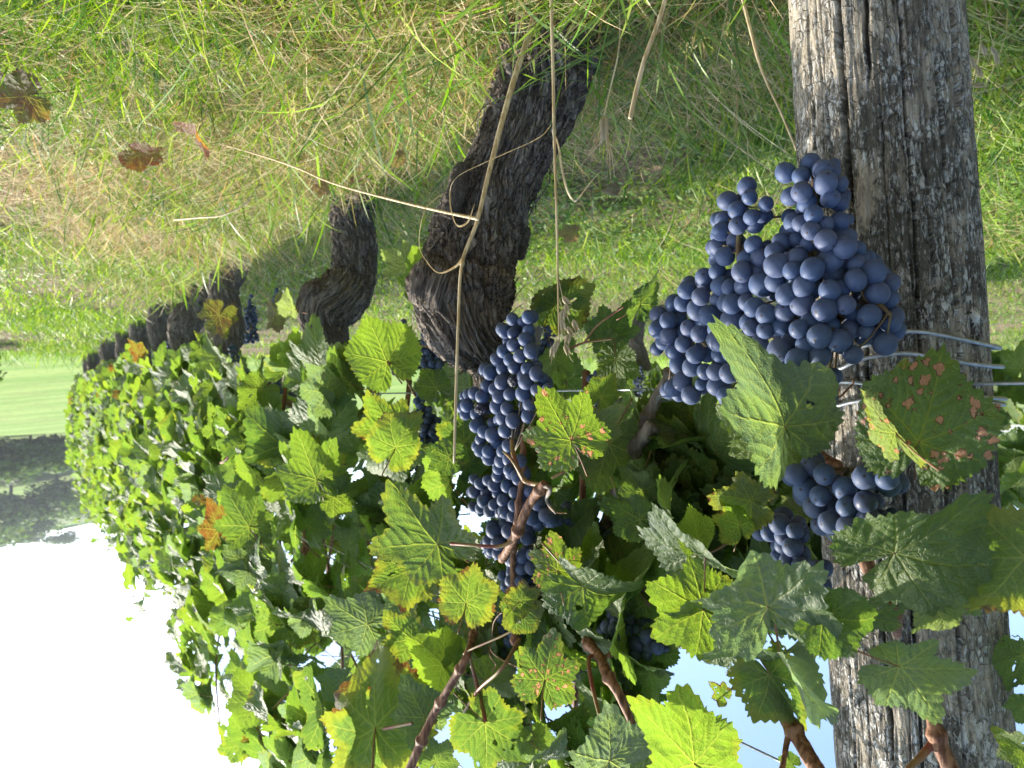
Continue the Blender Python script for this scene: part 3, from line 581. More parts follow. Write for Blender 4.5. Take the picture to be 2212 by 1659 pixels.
# hero leaves measured in the photograph:
# (region, junction x, y, tip x, y, offset from row, roll deg, pitch deg, underside, kind, damage, mesh index)
HERO = [
 (4, 1420, 1130, 1255, 870, .20, 5, 25, 0, 'y', .85, 0),
 (3, 710, 465, 420, 180, .20, -12, 18, 0, 'g', .30, 1),
 (3, 575, 600, 345, 690, .16, 0, 15, 0, 'y', .45, 2),
 (3, 860, 780, 900, 540, .18, 8, 10, 1, 'g', .45, 3),
 (3, 1350, 605, 1330, 385, .17, -5, 10, 1, 'y', .75, 4),
 (3, 1485, 690, 1780, 880, .16, 15, 20, 0, 'd', .1, 5),
 (3, 1280, 1190, 1340, 920, .17, 0, 5, 1, 'd', .7, 6),
 (2, 462, 880, 150, 720, .18, 25, 20, 0, 'y', .2, 7),
 (2, 470, 900, 420, 1230, .17, -18, 12, 0, 'k', .2, 8),
 (2, 430, 612, 140, 420, .18, -25, 25, 0, 'k', .1, 9),
 (2, 780, 865, 655, 420, .22, 12, 25, 0, 'k', .05, 10),
 (2, 1057, 915, 1355, 950, .20, -15, 10, 0, 'g', .05, 11),
 (2, 1405, 600, 1840, 400, .17, 10, 12, 0, 'g', .05, 12),
 (0, 1985, 955, 2035, 775, .17, 0, 8, 0, 'g', .85, 13),
 (0, 1935, 935, 1900, 805, .18, 50, 8, 1, 'p', .75, 6),
 (2, 1430, 1160, 1810, 1230, .15, -12, 10, 1, 'k', .15, 1),
 (2, 2050, 620, 1760, 920, .13, 0, 10, 1, 'g', .45, 3),
 (2, 1700, 800, 1900, 780, .125, 20, 20, 1, 'g', .95, 6),
 (1, 935, 1600, 820, 1190, .19, 38, 8, 0, 'k', .05, 5),
 (1, 930, 1610, 500, 1480, .16, -30, 15, 0, 'y', .05, 7),
 (2, 420, 1640, 110, 1320, .18, 62, 5, 0, 'y', .25, 4),
 (3, 1625, 1620, 1650, 1270, .17, 30, 15, 0, 'k', .1, 9),
 (2, 830, 1100, 1200, 1440, .16, 35, 15, 0, 'k', .05, 11),
 (2, 790, 1200, 960, 1440, .13, -20, 30, 1, 'd', .4, 2),
 (2, 1245, 885, 1515, 900, .14, 35, 25, 0, 'y', .2, 8),
 (2, 1600, 860, 1520, 1030, .15, 40, 20, 1, 'p', .1, 12),
 (2, 700, 340, 480, 300, .15, 30, 20, 0, 'k', .4, 10),
 (2, 640, 460, 590, 290, .16, 45, 20, 0, 'y', .4, 0),
 (2, 430, 530, 430, 390, .19, 30, 25, 0, 'y', .1, 13),
 (3, 1790, 335, 1630, 250, .13, 10, 20, 0, 'd', .1, 3),
 (3, 1800, 180, 1700, 80, .10, 10, 20, 0, 'd', .1, 5),
 (3, 378, 1445, 360, 970, .20, -28, 15, 1, 'g', .5, 2),
 (3, 380, 1490, 40, 1400, .19, 15, 12, 1, 'g', .45, 7),
 (3, 570, 970, 410, 850, .14, 0, 20, 0, 'g', .4, 4),
 (3, 735, 1110, 570, 930, .15, 50, 10, 0, 'y', .1, 11),
 (3, 800, 1070, 840, 965, .14, 10, 10, 0, 'y', .1, 1),
 (3, 940, 940, 990, 1080, .11, 20, 20, 1, 'p', .4, 10),
 (3, 960, 1190, 1130, 1260, .13, 20, 20, 1, 'y', .1, 12),
 (3, 960, 1420, 1190, 1610, .16, -25, 10, 1, 'd', .3, 8),
 (3, 700, 1630, 800, 1500, .15, 0, 10, 1, 'g', .3, 0),
 (3, 640, 1390, 530, 1190, .15, 40, 20, 0, 'k', .1, 9),
 (3, 1290, 1600, 1470, 1560, .14, 15, 15, 0, 'k', .1, 6),
 (3, 1230, 1500, 1300, 1640, .13, 0, 15, 1, 'g', .1, 3),
 (3, 335, 890, 110, 790, .17, 25, 20, 0, 'k', 0, 9),
 (3, 60, 800, 190, 660, .14, 0, 20, 0, 'g', 0, 5),
 (3, 1110, 830, 1100, 900, .17, 0, 15, 0, 'y', .6, 2),
 (3, 1150, 770, 1270, 700, .16, 20, 10, 1, 'd', .5, 4),
 (3, 1130, 830, 1290, 800, .155, 0, 20, 1, 'd', .6, 13),
 (4, 440, 712, 330, 470, .16, 8, 5, 0, 'y', .15, 13),
 (4, 470, 1080, 330, 870, .18, 0, 15, 0, 'y', .4, 1),
 (4, 485, 1170, 610, 975, .19, 35, 10, 1, 'y', .4, 12),
 (4, 470, 1180, 330, 1360, .17, 0, 20, 0, 'g', .2, 5),
 (4, 700, 850, 620, 740, .08, 0, 10, 0, 'd', .2, 3),
 (4, 850, 1140, 690, 1030, .08, 10, 20, 0, 'd', .3, 7),
 (4, 770, 1220, 640, 1170, .14, 10, 20, 0, 'd', .1, 8),
 (4, 1335, 412, 1510, 280, .02, 20, 15, 0, 'd', .45, 2),
 (4, 1630, 570, 1760, 420, -.02, 10, 20, 0, 'd', .1, 0),
 (4, 1790, 400, 1865, 200, .0, 60, 10, 0, 'd', 0, 10),
 (4, 1620, 620, 1740, 700, -.02, 20, 20, 0, 'g', .1, 6),
 (4, 1270, 420, 1350, 500, -.02, 10, 10, 1, 'g', .1, 11),
 (4, 545, 190, 410, 110, .06, 15, 20, 0, 'p', .1, 10),
 (4, 630, 170, 590, 80, .07, 30, 10, 0, 'y', .1, 13),
 (4, 625, 300, 570, 160, .05, 10, 30, 0, 'g', .1, 8),
 (4, 620, 330, 560, 340, .04, 10, 10, 0, 'g', .1, 3),
 (4, 1540, 1080, 1660, 960, .12, 20, 20, 1, 'g', .35, 5),
 (4, 1620, 1150, 1520, 1430, .08, -10, 20, 1, 'd', .2, 12),
 (4, 1330, 690, 1340, 820, .02, 10, 20, 1, 'd', 0, 2),
 (4, 1660, 700, 1690, 880, .0, 20, 20, 0, 'y', 0, 7),
 (4, 1580, 900, 1650, 780, .03, 30, 20, 1, 'g', .3, 9),
 (4, 1800, 1300, 1720, 1420, .08, 10, 10, 0, 'd', .2, 3),
 (5, 1690, 1340, 1580, 1110, .20, 5, 10, 0, 'y', .1, 0),
 (5, 1690, 1345, 1790, 1500, .19, 30, 10, 0, 'y', .1, 12),
 (5, 1530, 745, 1590, 590, .14, 0, 15, 0, 'g', 0, 5),
 (5, 1330, 1590, 1200, 1420, .22, 8, 15, 0, 'd', 0, 6),
 (5, 1165, 1610, 1110, 1450, .24, 38, 15, 0, 'o', .2, 4),
 (5, 1520, 1160, 1290, 1020, .16, -8, 10, 0, 'd', 0, 12),
 (5, 1740, 880, 1640, 700, .17, 55, 10, 0, 'k', 0, 3),
 (5, 1700, 900, 1720, 1030, .18, 20, 10, 0, 'k', 0, 8),
 (5, 1560, 690, 1480, 600, .14, 50, 10, 0, 'g', 0, 10),
 (5, 1780, 1430, 1960, 1390, .17, 0, 15, 0, 'y', 0, 1),
 (5, 1400, 860, 1290, 960, .16, 10, 10, 0, 'y', 0, 2),
 (5, 1470, 430, 1510, 560, .10, 50, 10, 1, 'b', .1, 9),
 (5, 1570, 430, 1500, 340, .10, 30, 10, 1, 'p', .0, 11),
 (5, 1170, 460, 1080, 590, .12, 20, 10, 0, 'b', .2, 1),
 (5, 920, 790, 800, 800, .16, 0, 15, 0, 'k', 0, 6),
 (5, 930, 900, 1010, 800, .15, 0, 15, 0, 'k', 0, 5),
 (5, 1130, 840, 1080, 900, .14, 0, 15, 0, 'y', .2, 3),
 (5, 730, 670, 670, 610, .14, 0, 15, 0, 'y', .3, 3),
 (5, 735, 665, 700, 580, .16, 50, 15, 0, 'o', .3, 1),
 (5, 610, 740, 570, 730, .14, 0, 15, 0, 'o', .3, 2),
 (5, 630, 880, 590, 900, .18, 10, 15, 0, 'o', .3, 7),
 (5, 1060, 1440, 1050, 1490, .22, 10, 15, 0, 'o', .3, 7),
 (6, 1310, 1520, 1300, 1490, .2, 10, 15, 0, 'o', .3, 8),
 (6, 1600, 1640, 1590, 1590, .16, 10, 15, 0, 'o', .3, 9),
 (6, 1330, 600, 1200, 500, .20, 15, 15, 0, 'k', 0, 9),
 (6, 1330, 610, 1420, 820, .20, 25, 15, 0, 'k', 0, 10),
 (6, 1380, 1300, 1240, 1150, .18, 5, 10, 1, 'y', 0, 5),
 (6, 1490, 1050, 1340, 960, .18, 10, 10, 0, 'k', 0, 2),
 (6, 1640, 870, 1560, 780, .17, 20, 10, 0, 'k', 0, 11),
 (6, 1650, 800, 1640, 920, .17, 20, 10, 0, 'k', 0, 9),
 (6, 1830, 1190, 1700, 1300, .16, 30, 10, 0, 'k', 0, 3),
 (2, 2040, 1580, 1900, 1490, .10, 10, 20, 0, 'y', .3, 5),
 (2, 2045, 1100, 1990, 1250, -.02, 10, 20, 0, 'g', 0, 2),
 (2, 2045, 1350, 1990, 1450, -.02, 10, 20, 0, 'g', 0, 7),
 (2, 1130, 600, 1080, 560, .0, 10, 20, 0, 'y', 0, 2),
 (2, 240, 1060, 110, 1180, .08, 35, 10, 0, 'g', 0, 4),
 (2, 200, 1190, 140, 1340, .08, 50, 10, 0, 'g', 0, 8),
 (2, 560, 1300, 510, 1240, .12, 50, 10, 0, 'g', .5, 8),
 (2, 640, 1200, 720, 1170, .10, 20, 10, 0, 'd', .5, 8),
 (2, 560, 1080, 620, 1260, .13, 20, 10, 0, 'g', .2, 8),
 (2, 560, 900, 520, 1100, .15, 20, 20, 0, 'y', .5, 2),
 (2, 410, 1450, 320, 1480, .08, 40, 10, 0, 'd', 0, 8),
 (2, 550, 1600, 430, 1540, .08, 40, 10, 0, 'k', 0, 1),
 (2, 900, 1640, 830, 1600, .08, 40, 10, 0, 'g', 0, 3),
 (2, 60, 350, 160, 470, .10, 10, 20, 0, 'd', 0, 4),
 (2, 100, 240, 250, 220, .07, 10, 20, 0, 'd', 0, 9),
 (4, 860, 1260, 960, 1130, .06, 10, 15, 0, 'd', .1, 16),
 (4, 850, 1400, 930, 1280, .05, 20, 15, 0, 'd', .1, 17),
 (4, 800, 1180, 850, 1320, .07, 10, 15, 0, 'g', .1, 18),
 (2, 950, 420, 860, 330, .05, 30, 20, 0, 'p', .0, 9),
 (2, 780, 330, 760, 240, .05, 50, 20, 0, 'k', .0, 9),
 (2, 960, 380, 900, 440, .03, 10, 20, 1, 'y', .3, 4),
]
# vine trunks along the row
S_VINE = [0.0, 0.83, 1.84, 2.45, 3.37, 4.25, 5.15, 6.0, 6.9, 7.8, 8.7]
def vlabel(i):
    t = {0: 'gnarled old vine with the thick leaning trunk in the middle foreground',
         1: 'second old vine, its curled trunk head beside the tall dry stalk',
         2: 'third vine, short dark trunk with a brown leaf on it and bunches below',
         3: 'fourth vine, forked looking dark trunk just beyond the third'}
    return t.get(i, '%s vine along the receding row, counted from the foreground trunk' % ['', '', '', '', 'fifth', 'sixth', 'seventh', 'eighth', 'ninth', 'tenth', 'eleventh', 'twelfth'][i])
VG = 'grape vines in the near row'
vines = [thing('grape_vine', row(s), vlabel(i), 'grape vine', VG) for i, s in enumerate(S_VINE)]
vine_post = thing('grape_vine', row(-0.95), 'vine whose reddish canes and leaves hang across the wooden post', 'grape vine', VG)
def owner(px):
    if px > 1470: return vine_post
    if px > 850: return vines[0]
    if px > 600: return vines[1]
    if px > 450: return vines[2]
    if px > 390: return vines[3]
    return vines[4]
for (zr, jx, jy, tx, ty, off, roll, pitch, und, kind, dmg, mi) in HERO:
    a = Z(zr, jx, jy); b = Z(zr, tx, ty); d = depth_at(a[0], off)
    o = P(a[0], a[1], d); t = P(b[0], b[1], d); yi = t - o; view = (o - CAM).normalized()
    p_ = R({'k': 45, 'g': 24, 'y': 14, 'd': 22, 'o': 25, 'b': 20, 'p': 30}[kind] + random.uniform(-7, 7))
    # upper side looks up: towards us for leaves seen from above, away for leaves seen from below
    f = view.copy(); f.z = 0; f.normalize()
    n = (f if und else -f) * math.cos(p_) + Vector((0, 0, 1)) * math.sin(p_)
    yn = yi.normalized(); x = yn.cross(n).normalized(); n = n * math.cos(R(roll)) + x * math.sin(R(roll))
    y3 = yi - view * (yi.dot(n) / view.dot(n)); L = min(y3.length, yi.length * 1.3) * .92
    y2 = y3.normalized()
    put_leaf(owner(a[0]), leaf_matrix(o, y2, n, L * 1.02, max(.74, min(1, yi.length / y3.length))), kind, dmg, idx=mi)

# leaves filling the canopy
def canopy(vine, s0, s1, n, zlo, zhi, omin, omax, size, lo, maxlook=None, rowf=row, veto=None, yel=.24, sprig=0.12):
    c = 0; tries = 0
    while c < n and tries < n * 6:
        tries += 1
        s = random.uniform(s0, s1); z = zlo + (zhi - zlo) * random.random() ** 0.95; f = random.random()
        side = 1 if random.random() < .72 else -1
        mid = (omin + omax) / 2; hw = (omax - omin) / 2
        # the hedge narrows towards the top
        hw *= 0.70 + 0.30 * min(1, max(0, (z - .42) / .3))
        hw *= 1.0 - 0.35 * max(0, (z - zlo) / (zhi - zlo) - .4)
        off = mid + side * hw * (0.35 + .65 * math.sqrt(f))
        top = zhi - 0.20 * (1 + math.sin(s * 5.3) * math.sin(s * 2.1 + 1)) * .8
        if z > top and random.random() > 0.10: continue
        p = rowf(s, off, z)
        if veto and veto(p): continue
        up = random.gauss(0.55, .45)
        nr = ROWN * side * random.uniform(.3, 1.1) + Vector((0, 0, up)) + ROWD * random.gauss(0, .55) + SUN_DIR * .25
        y = Vector((0, 0, -1)) * random.uniform(.2, 1.1) + ROWN * side * random.uniform(-.1, .8) + ROWD * random.gauss(0, .75)
        u = random.random(); kind = 'y' if u < yel else ('k' if u < yel + .15 else ('d' if u < yel + .25 else 'g'))
        if random.random() < .003: kind = 'o'
        L = random.uniform(*size) * random.choice([1, 1, .85])
        put_leaf(vine, leaf_matrix(p, y, nr, L), kind, None, lo); c += 1
def pix(p):
    v = p - CAM; d = v.dot(FW); return (1106 + v.dot(RT) / d * FPX, 829.5 - v.dot(UP) / d * FPX, d) if d > .05 else (0, 0, -1)
def veto0(p):
    """keep the sky gap, the fruit and the trunk of the foreground vine clear, as in the photograph"""
    x, y, d = pix(p)
    if d < .1: return True
    if 1380 < x < 1860 and y > 1330: return True
    if x > 1620 and d < 0.70: return True
    if 980 < x < 1420 and y < 1180 and d < 1.1: return True
    if y < 800 and x > 840: return True
    if 815 < x < 1010 and y < 1010 and d < 1.4: return True
    if y < 960 and x > 1240: return True
    return False
def veto1(p):
    x, y, d = pix(p)
    return d < .5 or (y < 790 and x > 560) or (815 < x and y < 1010)
canopy(vines[0], -0.28, 0.42, 230, 0.34, 1.16, -0.16, 0.10, (.052, .075), False, veto=veto0)
canopy(vines[1], 0.42, 1.38, 268, 0.42, 1.36, -0.15, 0.19, (.055, .088), False, veto=veto1)
canopy(vines[2], 1.38, 2.15, 275, 0.35, 1.38, -0.17, 0.21, (.052, .084), True, veto=lambda p: pix(p)[1] < 730)
canopy(vines[3], 2.15, 2.95, 285, 0.34, 1.38, -0.17, 0.21, (.050, .078), True, veto=lambda p: pix(p)[1] < 735)
for i in range(4, 11):
    a = (S_VINE[i-1] + S_VINE[i]) / 2 + .0; b = (S_VINE[i] + (S_VINE[i+1] if i < 10 else S_VINE[i] + .7)) / 2
    canopy(vines[i], a, b, 250, 0.27, 1.38, -0.20, 0.19, (.055, .085), True)
def veto2(p):
    x, y, d = pix(p)
    return d < .1 or x > 1780 or (1395 < x and y > 1320) or y < 935 or (x > 1640 and y < 1060) or x < 1060
canopy(vine_post, -0.62, -0.12, 105, 0.46, 0.86, -0.20, 0.02, (.05, .075), False, veto=veto2)
canopy(vine_post, -1.35, -0.62, 170, 0.50, 1.25, -0.20, 0.02, (.05, .07), False, veto=lambda p: pix(p)[2] > .05 and (pix(p)[0] < 2168 ))

# ------------------------------------------------------------------ trunks
def bark_tube(name, pts, rads, nv, nu, parent, seed, lump=.16, ridge=.17, twist=1.4, mat=None, nrid=9, squash=1.0):
    pr = spline(np.hstack([np.asarray([list(p) for p in pts]), np.asarray(rads, float)[:, None]]), nv); C, r = pr[:, :3], pr[:, 3]
    T, N, B = frames(C); ln = np.concatenate([[0], np.cumsum(np.linalg.norm(np.diff(C, axis=0), axis=1))]); rm = float(np.mean(rads))
    a = np.linspace(0, 2 * math.pi, nu, endpoint=False)[None]; tw = (ln / rm * 0.12 * twist)[:, None]; at = a + tw
    vv = (ln / rm)[:, None] + 0 * a; cs, sn = np.cos(at), np.sin(at); sd = seed * 7.7
    warp = 0.28 * (fbm(np.stack([cs * 1.2, sn * 1.2, vv * .7 + sd], -1), 3) - .5) * 2
    cs2, sn2 = np.cos(at + warp), np.sin(at + warp)
    lm = fbm(np.stack([cs * 1.1 + sd, sn * 1.1, vv * .8], -1), 3) - .5
    q = nrid / 2.6
    r1 = 1 - np.abs(2 * fbm(np.stack([cs2 * q, sn2 * q, vv * .75 + sd], -1), 3) - 1); r2 = 1 - np.abs(2 * fbm(np.stack([cs2 * q * 3, sn2 * q * 3, vv * 1.9 + sd], -1), 4) - 1)
    fl = fbm(np.stack([cs2 * q * 7, sn2 * q * 7, vv * 4.5 + sd], -1), 4) - .5
    disp = lump * 2 * lm + ridge * .65 * (.35 - r1 ** 5 * 1.2) + ridge * .6 * (.4 - r2 ** 4) + ridge * .9 * fl
    rr = r[:, None] * (1 + disp)
    V = (C[:, None] + rr[..., None] * (np.cos(a)[..., None] * N[:, None] + np.sin(a)[..., None] * B[:, None])).reshape(-1, 3)
    bc = np.stack([np.cos(at + warp) * rm, np.sin(at + warp) * rm, ln[:, None] + 0 * a], -1).reshape(-1, 3) * (0.055 / rm) * 14 + seed
    n = nv * nu; i = np.arange(nu); jn = (i + 1) % nu
    V = np.vstack([V, C[0], C[-1] + T[-1] * r[-1] * .3]); bc = np.vstack([bc, bc[0], bc[-1]])
    cap = np.concatenate([np.stack([jn, i, np.full(nu, n)], -1), np.stack([n - nu + i, n - nu + jn, np.full(nu, n + 1)], -1)])
    return obj(name, mesh_np(name, V, [grid_faces(nv, nu), cap], [mat or M_BARK], uv={'barkco': bc}), parent)
def strips(parent, pts, rads, n, seed, length=(.03, .09)):
    """loose shreds of bark lifting off the trunk, each a thin tapering ribbon of its own"""
    r_ = random.Random(seed); pr = spline(np.hstack([np.asarray([list(p) for p in pts]), np.asarray(rads, float)[:, None]]), 200); C, r = pr[:, :3], pr[:, 3]; T, N, B = frames(C)
    for k in range(n):
        i0 = r_.randrange(5, 170); L = r_.uniform(*length); a = r_.uniform(0, 6.28); m = 7; V = []; wd = r_.uniform(.0018, .005); lift = r_.uniform(.004, .016); sgn = r_.choice([-1, 1])
        for q in range(m):
            t = q / (m - 1); i = min(199, max(0, int(i0 + sgn * t * L * 150))); aa = a + .25 * t
            rad = N[i] * math.cos(aa) + B[i] * math.sin(aa); tn = -N[i] * math.sin(aa) + B[i] * math.cos(aa)
            c = C[i] + rad * (r[i] * 1.03 + lift * (t ** 2)) ; w_ = wd * (1 - .75 * t)
            V += [c - tn * w_, c + rad * .0012, c + tn * w_]
        Q = [(q * 3 + e, q * 3 + e + 1, q * 3 + e + 4, q * 3 + e + 3) for q in range(m - 1) for e in (0, 1)]
        bc = np.array(V) * 14 + seed
        obj('bark_strip', mesh_np('bark_strip', V, np.array(Q), [M_BARK], uv={'barkco': bc}), parent)
d1 = 0.95
t1 = [P(1240, -130, .86), P(1212, 0, .88), P(1165, 190, .925), P(1105, 330, d1 - .01), P(1050, 450, d1), P(1015, 560, d1), P(1000, 650, d1 - .01), P(1008, 715, d1 - .02), P(1040, 765, d1), P(1052, 810, d1 + .01), P(1040, 850, d1 + .03)]
r1 = [.068, .062, .055, .050, .053, .058, .062, .050, .032, .018, .013]
bark_tube('trunk', t1, r1, 420, 260, vines[0], 3, lump=.13, ridge=.20, nrid=15)
strips(vines[0], t1, r1, 130, 5, (.04, .13))
# burr-like knobs on the head
bark_tube('trunk_burr', [P(965, 585, d1 - .03), P(945, 625, d1 - .045), P(940, 660, d1 - .03)], [.030, .036, .020], 60, 80, vines[0], 9, lump=.3, ridge=.25)
bark_tube('bark_slab', [P(965, 470, d1 - .055), P(985, 415, d1 - .06), P(997, 365, d1 - .06), P(1003, 352, d1 - .06)], [.010, .012, .009, .003], 60, 40, vines[0], 13, lump=.2, ridge=.3)
bark_tube('bark_slab', [P(1112, 470, d1 + .02), P(1124, 505, d1 + .02), P(1122, 560, d1 + .02)], [.008, .013, .006], 40, 40, vines[0], 14, lump=.2, ridge=.3)
d2 = 1.64
t2 = [P(772, 250, 1.50), P(766, 380, 1.58), P(762, 470, d2 - .01), P(765, 540, d2), P(762, 600, d2), P(735, 640, d2 - .03), P(700, 668, d2 - .04), P(703, 705, d2 - .03), P(722, 735, d2 - .02), P(738, 755, d2)]
r2 = [.062, .054, .047, .047, .051, .056, .052, .045, .036, .018]
bark_tube('trunk', t2, r2, 260, 150, vines[1], 21, lump=.16, ridge=.20)
bark_tube('trunk_burr', [P(695, 612, d2 - .05), P(680, 635, d2 - .06), P(675, 668, d2 - .05)], [.018, .028, .022], 40, 60, vines[1], 23, lump=.3, ridge=.25)
strips(vines[1], t2, r2, 50, 6, (.03, .09))
d3 = 2.52
bark_tube('trunk', [P(522, 490, 2.42), P(500, 575, d3), P(485, 620, d3), P(487, 670, d3), P(495, 720, d3), P(490, 760, d3)], [.062, .056, .050, .052, .056, .04], 90, 60, vines[2], 31)
d4 = 3.05
bark_tube('trunk', [P(455, 545, 2.95), P(438, 610, d4), P(430, 650, d4), P(405, 690, d4), P(395, 730, d4), P(400, 770, d4)], [.062, .058, .058, .062, .056, .04], 80, 50, vines[3], 32)
for i in range(4, 11):
    b = row(S_VINE[i], 0.0, -0.03); k = random.uniform(-.05, .05)
    bark_tube('trunk', [b, b + Vector((k, 0, .16)), b + Vector((-k, .03, .32)), b + Vector((k * .5, 0, .48)), b + Vector((0, 0, .6))], [.066, .056, .054, .06, .03], 50, 36, vines[i], 40 + i)
b = row(-0.95, 0, -0.03); bark_tube('trunk', [b, b + Vector((.02, 0, .2)), b + Vector((-.02, .02, .4)), b + Vector((.03, 0, .55))], [.055, .045, .048, .03], 60, 60, vine_post, 60)

# ------------------------------------------------------------------ canes
def cane(parent, reg, pts, wpx, mat=M_CANE, name='cane', bump=.10):
    """pts: (x, y, off) in region reg, wpx: full width in 2212-px units"""
    q = [Z(reg, x, y) for x, y, o in pts]; ds = [depth_at(a[0], o) for a, (x, y, o) in zip(q, pts)]
    W = wpx if hasattr(wpx, '__len__') else [wpx] * len(pts)
    return tube(name, [P(a[0], a[1], d) for a, d in zip(q, ds)], [w_ / 2 / FPX * d for w_, d in zip(W, ds)], mat, parent, 120, 12, bump, .055 if mat in (M_CANE, M_OLDCANE) else 0)
vp, v0 = vine_post, vines[0]
cane(vp, 2, [(740, -160, .06), (890, -20, .07), (1000, 90, .08), (1110, 190, .09), (1190, 360, .09), (1240, 560, .10), (1300, 720, .10), (1400, 900, .11), (1420, 1000, .09)], [24, 28, 28, 30, 30, 32, 30, 24, 18])
cane(vp, 2, [(690, 1150, .13), (790, 1290, .13), (900, 1460, .13), (1030, 1680, .14)], [22, 27, 30, 36])
cane(vp, 2, [(890, 1460, .13), (870, 1560, .14), (850, 1680, .15)], [16, 12, 10])
cane(vp, 2, [(1590, 1400, .10), (1630, 1540, .10), (1700, 1700, .10)], [24, 32, 36])
cane(vp, 2, [(1600, 1530, .10), (1540, 1600, .11), (1470, 1670, .12)], [18, 16, 14], M_PETI)
cane(vp, 1, [(330, 1300, .03), (240, 1470, .03), (150, 1660, .04), (95, 1760, .05)], [20, 24, 26, 30], M_OLDCANE, 'old_cane', .2)
cane(vp, 2, [(215, -30, .04), (130, 70, .05), (75, 160, .05), (40, 290, .05), (-10, 430, .04), (-60, 560, .02)], [30, 34, 44, 28, 26, 24], M_OLDCANE, 'old_cane', .25)
cane(vp, 2, [(70, 90, .05), (20, 50, .06), (-60, 20, .06)], [26, 30, 14], M_OLDCANE, 'old_cane', .2)
cane(v0, 3, [(1280, 140, .18), (1200, 250, .18), (1120, 430, .18), (1050, 550, .17)], [17, 20, 20, 14])
cane(v0, 3, [(1160, -120, .15), (1165, 60, .15), (1130, 330, .15), (1110, 560, .14), (1120, 800, .13), (1125, 1000, .13)], [10, 12, 12, 13, 15, 18])
cane(v0, 3, [(910, 910, .13), (870, 1050, .16), (800, 1180, .17), (690, 1370, .18), (630, 1500, .19), (555, 1680, .20)], [14, 16, 17, 18, 19, 20])
cane(v0, 3, [(880, 1070, .16), (915, 1200, .15), (965, 1410, .16)], [8, 8, 9], M_PETI, 'petiole')
cane(v0, 3, [(1150, 970, .13), (1050, 1130, .16), (930, 1240, .16), (850, 1360, .16)], [9, 8, 8, 7], M_PETI, 'petiole')
cane(v0, 3, [(1125, 440, .18), (1040, 475, .19), (900, 470, .21), (780, 462, .22)], [10, 8, 7, 7], M_PETI, 'petiole')
cane(v0, 3, [(1160, 900, .14), (1040, 960, .15), (900, 1020, .16), (850, 1050, .16)], [5, 5, 5, 6], M_PETI, 'petiole')
cane(v0, 3, [(1500, 980, .12), (1570, 1060, .13), (1620, 1170, .14), (1680, 1270, .14), (1760, 1450, .13)], [20, 22, 22, 20, 16])
cane(v0, 3, [(1540, 1060, .13), (1515, 1080, .14), (1530, 1200, .15), (1570, 1370, .16)], [9, 10, 9, 8], M_PETI, 'petiole')
cane(v0, 3, [(1600, 1070, .13), (1650, 1040, .12), (1700, 980, .10)], [9, 8, 7])
cane(v0, 3, [(1240, 860, .08), (1260, 920, .08), (1255, 1000, .08)], [14, 14, 14])
cane(v0, 4, [(1260, 1370, .18), (1170, 1340, .18), (1115, 1210, .18), (1105, 1130, .17)], [11, 11, 10, 9], M_PETI, 'cane')
cane(v0, 4, [(1170, 1340, .18), (1110, 1240, .19), (1060, 1190, .18)], [9, 7, 5], M_PETI, 'cane')
cane(v0, 4, [(1260, 1370, .18), (1310, 1390, .18), (1290, 1450, .17), (1340, 1520, .17)], [9, 8, 6, 5], M_OLDCANE, 'cane')
cane(v0, 4, [(1320, 1330, .18), (1400, 1290, .17), (1470, 1250, .15)], [8, 7, 5], M_PETI, 'cane')
cane(v0, 4, [(1370, 660, .0), (1490, 610, .0), (1640, 590, .0)], [5, 5, 5], M_PETI, 'petiole')
cane(v0, 4, [(1490, 610, .0), (1560, 520, .0), (1640, 460, .0), (1700, 420, .0)], [5, 5, 4, 3], M_PETI, 'petiole')
cane(v0, 4, [(1140, 570, .14), (1240, 460, .03), (1320, 410, .02)], [4, 4, 4], M_PETI, 'petiole')
cane(v0, 4, [(800, 560, .0), (795, 660, .0), (800, 760, .0), (790, 900, .0)], [12, 12, 12, 12])
cane(v0, 4, [(540, 600, .08), (650, 630, .06), (780, 650, .02)], [4, 4, 4], M_PETI, 'petiole')
cane(v0, 4, [(445, 715, .16), (530, 790, .12), (590, 890, .08)], [6, 6, 6], M_PETI, 'petiole')
cane(v0, 4, [(545, 195, .06), (590, 260, .05), (640, 330, .0)], [6, 6, 6], M_PETI, 'petiole')
cane(vines[1], 5, [(1680, 520, .02), (1650, 640, .02), (1640, 1000, .05), (1640, 1400, .08), (1640, 1680, .10)], [17, 17, 15, 13, 13])
cane(vines[1], 6, [(1650, 200, .10), (1630, 450, .10), (1660, 620, .10), (1700, 870, .08)], [12, 13, 13, 10])
cane(vines[1], 6, [(1630, 490, .10), (1570, 540, .11), (1500, 620, .11)], [8, 7, 5])
cane(vines[1], 6, [(1490, 1050, .08), (1480, 1400, .08), (1480, 1680, .08)], [12, 13, 13])
cane(vines[1], 6, [(1610, 1210, .14), (1530, 1270, .16), (1460, 1340, .17)], [6, 6, 5], M_PETI, 'petiole')
cane(vines[1], 6, [(2050, 1450, .20), (2200, 1420, .19)], [7, 6], M_PETI, 'petiole')
cane(vines[1], 5, [(1640, 560, .0), (1600, 660, .0), (1530, 800, .0)], [12, 12, 10])
cane(vines[2], 5, [(1200, 1640, .22), (1250, 1610, .22)], [5, 5], M_PETI, 'petiole')
cane(vines[2], 5, [(860, 1010, .16), (780, 1080, .17), (670, 1190, .17)], [5, 5, 4], M_PETI, 'petiole')
cane(vines[2], 5, [(1280, 1140, .18), (1210, 1230, .2), (1180, 1250, .2)], [7, 7, 6], M_CANE)
